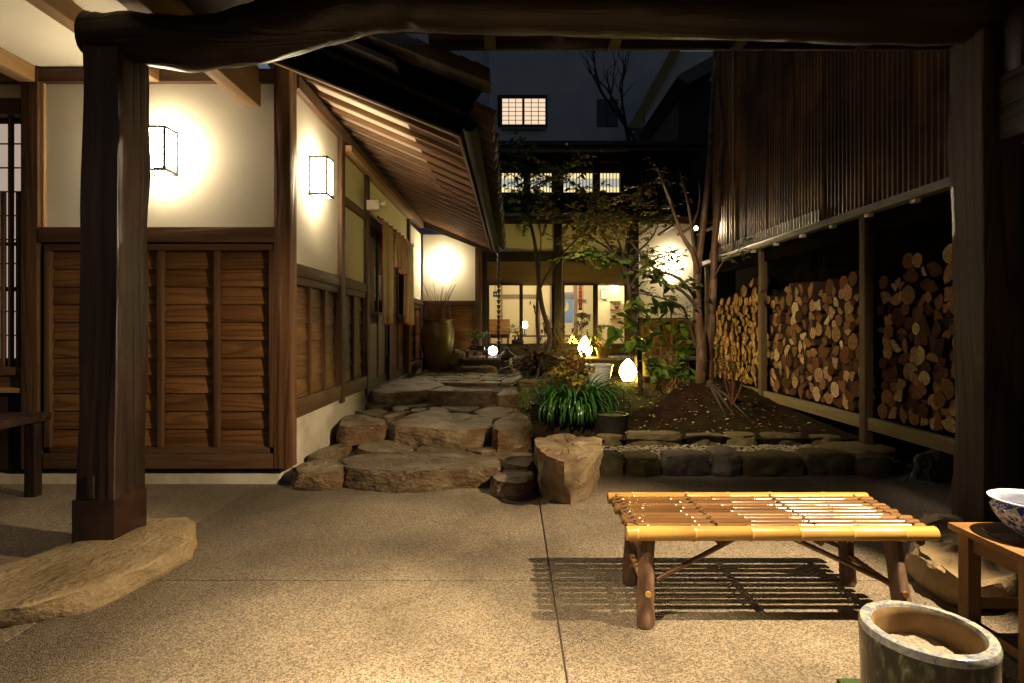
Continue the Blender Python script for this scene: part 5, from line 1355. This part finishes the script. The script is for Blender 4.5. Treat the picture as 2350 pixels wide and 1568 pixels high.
class Plant:
    def __init__(s, name, label, cat, base, seed, group=None):
        s.root = thing(name, label, cat, base, group); s.rg = random.Random(seed); s.n = 0; s.bulk = MB(); s.cap = 290
    def limb(s, pts, r0, r1, m, name="branch", n=8, par=None):
        k = len(pts); rr = [r0+(r1-r0)*i/(k-1) for i in range(k)]
        d = []; dr = []
        for i in range(k-1):                            # smooth the polyline a little
            for q in range(3):
                t = q/3
                p0 = Vector(pts[max(i-1,0)]); p1 = Vector(pts[i]); p2 = Vector(pts[i+1]); p3 = Vector(pts[min(i+2,k-1)])
                d.append(.5*((2*p1)+(-p0+p2)*t+(2*p0-5*p1+4*p2-p3)*t*t+(-p0+3*p1-3*p2+p3)*t**3)); dr.append(rr[i]*(1-t)+rr[i+1]*t)
        d.append(Vector(pts[-1])); dr.append(rr[-1])
        return MB().tube(d, dr, n=n, wob=.18, seed=s.rg.random()*20).build(name, m, par or s.root, smooth=True, ang=80)
    def leaf(s, kinds, p, d, size):
        k = s.rg.choice(kinds)
        if s.n < s.cap: put_leaf(s.root, s.rg.choice(LV[k]), p, d, size, s.rg.uniform(-.9,.9)); s.n += 1
        else: stuff_leaf(s.bulk, p, d, size, s.rg, "gyrdY".index(k))
    def spray(s, p0, p1, kinds, n, size, spread, m, r=.006, droop=.0):
        """a twig from p0 to p1 with leaves along it"""
        p0 = Vector(p0); p1 = Vector(p1); rg = s.rg
        mid = (p0+p1)/2 + Vector((rg.uniform(-1,1), rg.uniform(-1,1), rg.uniform(-.3,1)))*(p1-p0).length*.12
        MB().tube([p0, mid, p1], [r, r*.7, r*.3], n=5).build("twig", m, s.root)
        ax = (p1-p0).normalized()
        for i in range(n):
            t = .25 + .75*(i+rg.random())/n
            q = p0*(1-t)**2 + mid*2*t*(1-t) + p1*t*t
            side = ax.cross(Vector((0,0,1)))
            if side.length < .1: side = Vector((1,0,0))
            side.normalize()
            d = ax*.6 + side*(1 if i % 2 else -1)*rg.uniform(.5,1.1) + Vector((rg.uniform(-.3,.3), rg.uniform(-.3,.3), rg.uniform(-.55,.25)-droop))
            s.leaf(kinds, q+Vector((rg.uniform(-1,1),rg.uniform(-1,1),rg.uniform(-1,1)))*spread, d, size*rg.uniform(.65,1.2))
    def done(s):
        if s.bulk.f: tag(s.bulk.build("leaf_mass", [M_lg, M_ly, M_lr, M_ld, M_lyel], s.root), kind="stuff")
def pl_(pts, Y, dy=0.0):
    k = len(pts); return [P(x, y, Y+dy*i/(k-1)) for i, (x, y) in enumerate(pts)]

# --- the multi-stemmed tree on the mound
tb_ = P(1615, 873, 7.05); tb_.z = zsoil(tb_.x, 7.05)
t1 = Plant("smooth_bark_tree", "multi-stemmed tree with mottled smooth bark on the soil mound", "tree", tb_, 1)
a = pl_([(1607,885),(1611,800),(1603,740),(1599,680),(1601,620),(1608,560),(1618,480),(1628,380),(1632,280),(1640,160),(1646,20)], 7.0, .1)
t1.limb(a, .066, .02, M_mbark, "trunk", 12)
b = pl_([(1627,885),(1625,820),(1632,740),(1637,660),(1640,560),(1648,480),(1652,400),(1660,300),(1650,180),(1655,30)], 7.12, .2)
t1.limb(b, .062, .018, M_mbark, "trunk", 12)
B1 = pl_([(1601,625),(1590,580),(1565,540),(1540,470),(1525,430),(1508,385)], 7.0, -.25); t1.limb(B1, .034, .010, M_mbark)
B2 = pl_([(1603,605),(1592,560),(1584,500),(1572,440),(1560,395)], 7.02, .3); t1.limb(B2, .026, .008, M_mbark)
B2b = pl_([(1588,520),(1600,490),(1606,450),(1602,410)], 7.1, .3); t1.limb(B2b, .016, .005, M_mbark)
B3 = pl_([(1598,705),(1565,668),(1510,645),(1440,612),(1380,592),(1305,592)], 7.0, -.35); t1.limb(B3, .024, .005, M_bark)
B4 = pl_([(1600,690),(1560,640),(1500,615),(1450,560),(1400,520),(1340,505)], 7.0, .6); t1.limb(B4, .022, .005, M_bark)
B5 = pl_([(1637,640),(1660,600),(1690,580),(1705,560)], 7.15, -.2); t1.limb(B5, .012, .004, M_bark)
B6 = pl_([(1628,840),(1600,800),(1580,740),(1560,700),(1500,680),(1440,670)], 7.1, -.3); t1.limb(B6, .02, .006, M_bark)
rg = t1.rg
def spr(pl, path, cnt, kinds, n, size, rx, rz, lo=.2, droop=0):
    for i in range(cnt):
        t = lo + (1-lo)*rg.random(); f = t*(len(path)-1); k = min(int(f), len(path)-2); p = path[k].lerp(path[k+1], f-k)
        e = p + Vector((rg.uniform(-rx,rx), rg.uniform(-rx,rx), rg.uniform(-rz*.6,rz)))
        pl.spray(p, e, kinds, n, size, .012, M_bark, .005, droop)
spr(t1, B3, 40, 'ggyy', 6, .105, .30, .14)
spr(t1, B4, 32, 'gyyr', 6, .10, .30, .16, .3)
spr(t1, B6, 18, 'gddr', 5, .08, .25, .12, .4)
spr(t1, B1, 8, 'dr', 4, .07, .22, .2, .5); spr(t1, B2, 6, 'dr', 4, .07, .22, .2, .6)
spr(t1, B5, 7, 'gd', 5, .08, .18, .12, .3)
t1.done()
# surface roots on the mound
for k, (x, y) in enumerate(((1660,905),(1690,955),(1640,940))):
    e = P(x+25, y+25, 6.4); e.z = zsoil(e.x, e.y)+.01
    mid = (Vector(tb_)+e)/2; mid.z = zsoil(mid.x, mid.y)+.015
    MB().tube([Vector(tb_)+Vector((.03,0,.0)), mid, e], [.03,.018,.006], n=7).build("root", M_bark, t1.root, smooth=True)

# --- forked tree before the glass doors
fb = P(1252, 0, 9.4); fb.z = zsoil(fb.x, 9.4)
t2 = Plant("forked_tree", "slender forked tree standing before the glass doors", "tree", fb, 2); rg = t2.rg
A_ = pl_([(1252,880),(1250,820),(1262,775),(1248,720),(1240,680),(1234,620),(1226,550),(1212,490),(1205,430),(1200,380),(1186,320)], 9.4, .1); t2.limb(A_, .055, .010, M_bark, "trunk", 10)
Bb = pl_([(1238,665),(1255,632),(1285,590),(1312,560),(1345,530),(1388,498),(1412,465)], 9.4, -.2); t2.limb(Bb, .024, .006, M_bark)
Cc = pl_([(1237,660),(1240,590),(1241,540),(1236,500),(1250,460)], 9.42, .2); t2.limb(Cc, .015, .005, M_bark)
Dd = pl_([(1236,790),(1232,720),(1235,660)], 9.45, 0); t2.limb(Dd, .03, .02, M_bark)
Ee = pl_([(1205,440),(1240,420),(1290,400),(1340,390)], 9.5, -.2); t2.limb(Ee, .012, .004, M_bark)
Ff = pl_([(1208,470),(1190,430),(1178,390),(1170,350)], 9.45, -.2); t2.limb(Ff, .010, .004, M_bark)
spr(t2, A_[6:], 30, 'dddg', 7, .10, .45, .25, .1); spr(t2, Ee, 46, 'dddgr', 7, .10, .4, .35, 0); spr(t2, Ff, 22, 'dddg', 7, .10, .35, .3, 0)
spr(t2, Bb, 28, 'rryyY', 5, .09, .4, .25, .45); spr(t2, Cc, 6, 'dg', 5, .09, .3, .2, .5)
t2.done()
# --- russet crown tree, middle of the garden
mb_ = P(1462, 0, 8.4); mb_.z = zsoil(mb_.x, 8.4)
t3 = Plant("russet_tree", "small spreading tree with russet and yellow-green leaves", "tree", mb_, 3); rg = t3.rg
tr = pl_([(1470,905),(1466,800),(1450,700),(1440,640)], 8.4, -.1); t3.limb(tr, .04, .028, M_bark, "trunk", 10)
crown = []
for pts, dy in (([(1440,640),(1412,585),(1352,542),(1300,512),(1262,470)], .3), ([(1440,640),(1425,570),(1400,510),(1360,460),(1330,430)], -.3), ([(1440,640),(1436,570),(1450,510),(1470,455),(1490,420)], .2),
                ([(1430,600),(1395,560),(1370,500),(1362,450)], .5), ([(1445,660),(1480,610),(1520,590),(1560,588)], -.3), ([(1440,640),(1455,590),(1500,540),(1520,480)], .4)):
    q = pl_(pts, 8.3, dy); t3.limb(q, .02, .005, M_bark); crown.append(q)
for q in crown[:4]: spr(t3, q, 30, 'rrrydgY', 6, .10, .34, .2, .4)
for q in crown[4:]: spr(t3, q, 18, 'gyd', 6, .10, .3, .14, .3)
t3.done()
# --- broad-leaved shrub between lantern and tree
sb_ = P(1530, 0, 7.9); sb_.z = zsoil(sb_.x, 7.9)
s1 = Plant("broad_leaved_shrub", "bright green broad-leaved shrub beside the multi-stemmed tree", "shrub", sb_, 4); rg = s1.rg
M_stem = nmat("orange_stem", ((.12,.06,.018),(.22,.12,.04)), stretch=(1,1,.2), scale=10, bump=.15)
ends = [(1415,760),(1440,735),(1460,790),(1475,720),(1500,700),(1520,745),(1540,690),(1490,770),(1555,800),(1575,850),(1530,850),(1500,830),(1450,690),(1560,740),(1590,790)]
for k, (ex, ey) in enumerate(ends):
    Y = 7.9+rg.uniform(-.35,.45); bx0 = P(1525+rg.uniform(-40,50), 0, 7.9); base = Vector((bx0.x, 7.9+rg.uniform(-.1,.2), sb_.z-.02)); e = P(ex, ey, Y)
    mid = base.lerp(e, .5)+Vector((rg.uniform(-.05,.05),0,.08))
    s1.limb([base, mid, e], .010, .004, M_stem, "stem", 6)
    for i in range(11):
        d = Vector((rg.uniform(-1,1), rg.uniform(-1,.2), rg.uniform(-.8,.3)))
        s1.leaf('gggyg', e+Vector((rg.uniform(-.08,.08),rg.uniform(-.1,.1),rg.uniform(-.09,.07))), d, rg.uniform(.13,.22))
    for i in range(3):
        q = base.lerp(e, rg.uniform(.5,.95)); s1.leaf('ggd', q, (rg.uniform(-1,1),rg.uniform(-1,.5),rg.uniform(-.2,.5)), rg.uniform(.08,.13))
for k in range(9):
    x = 1530+k*6.5+rg.uniform(-2,2); b0 = P(x, 880, 8.3); b0.z = sb_.z; e = P(x+rg.uniform(-8,8), rg.uniform(690,760), 8.3+rg.uniform(-.1,.2))
    s1.limb([b0, b0.lerp(e,.5), e], .008, .004, M_stem, "dry_cane", 6)
s1.done()
# lower small bush in front of the trunk: few big round leaves
rb = P(1530, 868, 7.55); rb.z = zsoil(rb.x, 7.55)
s2 = Plant("round_leaf_plant", "low plant with round green leaves at the foot of the soil mound", "plant", rb, 5); rg = s2.rg
for k in range(10):
    e = P(1500+k*9, rg.uniform(830,870), 7.55+rg.uniform(-.1,.1)); s2.limb([rb, Vector(rb).lerp(e,.6)+Vector((0,0,.04)), e], .006, .003, M_stem, "stem", 5)
    for i in range(4): s2.leaf('ggy', e, (rg.uniform(-1,1),rg.uniform(-1,.2),rg.uniform(-.2,.6)), rg.uniform(.08,.14))
s2.done()
# sparse bush beside the shed rail
wb = P(1680, 930, 6.6); wb.z = zsoil(wb.x, 6.6)
s3 = Plant("sparse_bush", "sparse reddish bush growing before the far firewood bay", "shrub", wb, 6); rg = s3.rg
for ex, ey in ((1660,830),(1690,815),(1650,790),(1705,850),(1675,800),(1640,830)):
    e = P(ex, ey, 6.7+rg.uniform(-.15,.15)); q = [Vector(wb), Vector(wb).lerp(e,.4)+Vector((rg.uniform(-.08,.08),0,.05)), e]
    s3.limb(q, .012, .004, M_twig, "stem", 6)
    spr(s3, [q[1], q[2]], 4, 'rrdg', 3, .05, .14, .08, .4)
s3.done()
# --- strap-leaved clump
cb0 = P(1318, 0, 6.75); cz = .30
g1 = thing("strap_leaf_clump", "dark green clump of glossy arching strap leaves spilling over the kerb rocks", "plant", (cb0.x, 6.75, cz))
rg = random.Random(8)
blade_me = []
for k in range(6):
    L_ = 1.0; vs = []; fs = []; n = 9; bend = .55+.12*k
    x = z = 0; ang = 1.35 - .05*k
    for i in range(n+1):
        t = i/n; w = .0125*math.sin(math.pi*min(.98,(t*.8+.12)))**.7*(1 if t < .8 else (1-t)/.2*.9+.1)
        vs += [(-w, x, z+w*.35), (0, x, z), (w, x, z+w*.35)]
        x += math.cos(ang)*L_/n; z += math.sin(ang)*L_/n; ang -= bend*2*t*.50+.05
    for i in range(n): a = i*3; fs += [(a,a+1,a+4,a+3),(a+1,a+2,a+5,a+4)]
    blade_me.append(MB().add(vs, fs).mesh("blade", M_blade, smooth=True, ang=180))
for k in range(295):
    a = rg.random()*6.283; r = rg.uniform(0,.30)*rg.random()**.3; s_ = rg.uniform(.6,1.05)
    px_, py_ = cb0.x+math.cos(a)*r*1.2, 6.75+math.sin(a)*r*.9
    yaw = a-1.571+rg.uniform(-.6,.6)
    M = Matrix.Translation((px_, py_, max(.2, zsoil(px_, py_))-.01)) @ Matrix.Rotation(yaw, 4, 'Z') @ Matrix.Rotation(rg.uniform(-.12,.22), 4, 'X') @ Matrix.Diagonal((rg.uniform(.8,1.25)*.95, s_, s_, 1))
    place("blade", rg.choice(blade_me), g1, M)
# yellow-leaved seedling rising from the clump
yb_ = P(1325, 0, 6.95); yb_.z = .33
s4 = Plant("yellow_maple_seedling", "yellow-leaved maple seedling rising out of the strap leaves", "plant", yb_, 12); rg = s4.rg
for ex, ey in ((1300,835),(1325,815),(1350,850),(1338,885),(1290,855),(1318,870),(1275,850)):
    e = P(ex, ey, 6.95+rg.uniform(-.15,.1)); s4.limb([yb_, Vector(yb_).lerp(e,.5)+Vector((0,0,.05)), e], .006, .002, M_twig, "stem", 5)
    for i in range(9):
        q = e+Vector((rg.uniform(-.08,.08),rg.uniform(-.05,.05),rg.uniform(-.06,.05)))
        for j in range(3): s4.leaf('yYYr' if ey > 845 else 'rry', q, (rg.uniform(-1,1),-.6,rg.uniform(-.8,.5)), rg.uniform(.045,.08))
s4.done()
# straw-wrapped dead fern clump behind it
db_ = P(1232, 0, 8.6); db_.z = zsoil(db_.x, 8.6)
s5 = thing("withered_clump", "withered drooping brown clump at the foot of the forked tree", "plant", db_)
rg = random.Random(14); M_dry = leafmat("withered_leaf", (.05,.026,.014), (.10,.055,.028), .3, .2, (.6,.8))
dry_me = [leaf_mesh("frond", M_dry, 1, .10, .9, .1, n=7), leaf_mesh("frond", M_dry, 1, .14, 1.3, .05, n=7)]
for k in range(150):
    a = rg.random()*6.283; s_ = rg.uniform(.25,.45); d = Vector((math.cos(a)*.32, math.sin(a)*.32, rg.uniform(.1,.7)))
    put = put_leaf(s5, rg.choice(dry_me), (db_.x+math.cos(a)*.14*rg.random(), 8.6+math.sin(a)*.14*rg.random(), db_.z+rg.uniform(.1,.5)), d, s_, rg.uniform(-.5,.5)); put.name = "frond"
MB().lathe([(.13,0),(.15,.2),(.10,.42)], tuple(db_), 14).build("straw_wrap", M_bark, s5, smooth=True)
# russet azalea by the deck lantern
azb = P(1300, 0, 9.7); azb.z = zsoil(azb.x, 9.7)
s6 = Plant("russet_azalea", "rounded russet azalea in front of the deck lantern", "shrub", azb, 15); rg = s6.rg
for k in range(26):
    e = P(1300+rg.gauss(0,22), rg.uniform(760,840), 9.7+rg.uniform(-.2,.2)); s6.limb([azb, Vector(azb).lerp(e,.6), e], .006, .002, M_twig, "stem", 5)
    for i in range(14): s6.leaf('rrrgY', e+Vector((rg.gauss(0,.06),rg.gauss(0,.06),rg.gauss(0,.05))), (rg.uniform(-1,1),rg.uniform(-1,1),rg.uniform(-.3,.8)), rg.uniform(.03,.06))
s6.done()
# withered hanging twigs above it
s7b = P(1325, 0, 10.2); s7b.z = zsoil(s7b.x, 10.2)
s7 = Plant("withered_shrub", "dry shrub with curled brown leaves before the thick post", "shrub", s7b, 16); rg = s7.rg
M_saved = LV['r']; LV['r'] = [leaf_mesh("leaf", M_dry, 1, .4, .6, .3)]
for k in range(16):
    e = P(rg.uniform(1225,1385), rg.uniform(690,790), 10.2+rg.uniform(-.3,.2)); q = [Vector(s7b), Vector(s7b).lerp(e,.6)+Vector((0,0,.15)), e]
    s7.limb(q, .007, .002, M_twig, "stem", 5)
    for i in range(12): s7.leaf('r', q[1].lerp(e, rg.uniform(.3,1.1))+Vector((rg.gauss(0,.05),0,rg.gauss(0,.04))), (rg.uniform(-1,1),-.3,-1), rg.uniform(.06,.11))
s7.done(); LV['r'] = M_saved
# potted plant on the deck
pp = P(1383, 0, 11.2)
s8 = Plant("potted_deck_plant", "potted yellow-green leafy plant on the deck beside its lantern", "potted plant", (pp.x, 11.2, ZD), 17); rg = s8.rg
MB().lathe([(.10,0),(.15,.18),(.165,.2),(.15,.2),(.14,.17)], (pp.x,11.2,ZD), 20, cap="low").build("pot", M_jar, s8.root, smooth=True)
MB().lathe([(.001,.172),(.139,.172)], (pp.x,11.2,ZD), 16).build("soil_fill", M_soil, s8.root)
for k in range(13):
    e = Vector((pp.x+rg.uniform(-.3,.3), 11.2+rg.uniform(-.2,.2), ZD+rg.uniform(.25,.65))); b0 = Vector((pp.x+rg.uniform(-.05,.05), 11.2, ZD+.17))
    s8.limb([b0, b0.lerp(e,.6)+Vector((0,0,.05)), e], .006, .003, M_stem, "stem", 5)
    for i in range(7): s8.leaf('ygyg', e, (rg.uniform(-1,1),rg.uniform(-1,.6),rg.uniform(-1,.4)), rg.uniform(.08,.15))
s8.done()
# bonsai on the stand
M_trayd = nmat("dark_tray", ((.015,.012,.012),(.03,.026,.025)), scale=5, rough=(.3,.4), bump=.05)
def bonsai(c, label, seed, w, kinds, h=.34):
    pl = Plant("bonsai", label, "bonsai", c, seed, "bonsai trees by the glass doors"); rg = pl.rg; c = Vector(c)
    bx("tray", M_trayd, pl.root, c.x-w, c.x+w, c.y-w*.7, c.y+w*.7, c.z, c.z+.07, .01)
    bx("soil_fill", M_soil, pl.root, c.x-w+.012, c.x+w-.012, c.y-w*.7+.012, c.y+w*.7-.012, c.z+.0705, c.z+.08)
    tr_ = [c+Vector((0,0,.07)), c+Vector((.03,0,.14)), c+Vector((-.01,0,.2)), c+Vector((.01,0,h*.75))]; pl.limb(tr_, .025, .010, M_bark, "trunk", 8)
    for k in range(11):
        e = c+Vector((rg.uniform(-w*1.5,w*1.5), rg.uniform(-.1,.1), rg.uniform(h*.55,h*1.15))); pl.limb([tr_[2], tr_[2].lerp(e,.6), e], .006, .002, M_bark, "branch", 5)
        for i in range(24): pl.leaf(kinds, e+Vector((rg.gauss(0,.035),rg.gauss(0,.035),rg.gauss(0,.02))), (rg.uniform(-1,1),rg.uniform(-1,1),rg.uniform(0,1)), rg.uniform(.02,.04))
    pl.done()
bonsai((P(1095,0,11.3).x, 11.28, .886), "small bright green bonsai in a dark tray on the plant stand", 31, .15, 'g')
ps = thing("bonsai_pedestal", "small dark pedestal with an open middle before the glass door", "stand", (P(1190,0,11.4).x, 11.4, ZD))
c0 = P(1190,0,11.4).x
bx("top", M_black, ps, c0-.22, c0+.2, 11.25, 11.55, ZD+.24, ZD+.27, .004)
for dx in (-.21, .14): bx("leg", M_black, ps, c0+dx, c0+dx+.05, 11.27, 11.53, ZD, ZD+.239)
bonsai((c0-.02, 11.4, ZD+.271), "yellowish round-headed bonsai on the open pedestal", 32, .12, 'yg', .32)
# bare tree against the grey building
fb2 = P(1470, 300, 19.5)
t4 = Plant("bare_tree", "leafless tree in front of the grey tall building", "tree", (fb2.x, 19.5, 6.0), 40); rg = t4.rg
M_sil = nmat("dark_twig", ((.012,.009,.008),(.02,.016,.014)), scale=5, bump=0)
def branchy(p, d, L, r, depth):
    pts = [p]; q = p.copy(); dd = d.normalized()
    for i in range(4): dd = (dd+Vector((rg.uniform(-.15,.15),rg.uniform(-.1,.1),rg.uniform(-.06,.16)))).normalized(); q = q+dd*L/4; pts.append(q.copy())
    t4.limb(pts, r, r*.5, M_sil, "branch" if depth < 3 else "trunk", 6)
    if depth > 0:
        for k in range(3): branchy(pts[rg.choice((2,3,4))], dd+Vector((rg.uniform(-.9,.9),rg.uniform(-.4,.4),rg.uniform(0,.5))), L*rg.uniform(.5,.7), r*.5, depth-1)
branchy(Vector((fb2.x, 19.5, 6.0)), Vector((-.12,0,1)), 2.6, .11, 3)
branchy(Vector((fb2.x-.1, 19.5, 7.6)), Vector((-.7,0,.9)), 2.2, .07, 2)
# fallen leaves on the soil
fl = MB(); rg = random.Random(77)
for k in range(650):
    x = rg.uniform(.6, 3.5); y = rg.uniform(5.97, 10.2)
    if rg.random() < .35: x = rg.gauss(2.3,.5); y = rg.gauss(6.6,.5)
    if y < 5.97 or x > 3.55 or x < .3: continue
    z = zsoil(x, y)+.012; a = rg.random()*6.28; s_ = rg.uniform(.03,.062)
    p = Vector((x, y, z)); d = Vector((math.cos(a), math.sin(a), rg.uniform(-.2,.5)))
    stuff_leaf(fl, p, d, s_, rg, rg.choices((0,1,2),(3,2,3))[0])
tag(fl.build("fallen_leaves", [nmat("fallen_yellow", ((.20,.14,.035),(.36,.27,.09)), scale=9, bump=0), nmat("fallen_pale", ((.30,.25,.14),(.42,.37,.24)), scale=9, bump=0), nmat("fallen_brown", ((.09,.035,.012),(.16,.07,.022)), scale=9, bump=0)]),
    "yellow and brown fallen leaves scattered over the soil", "leaves", kind="stuff")
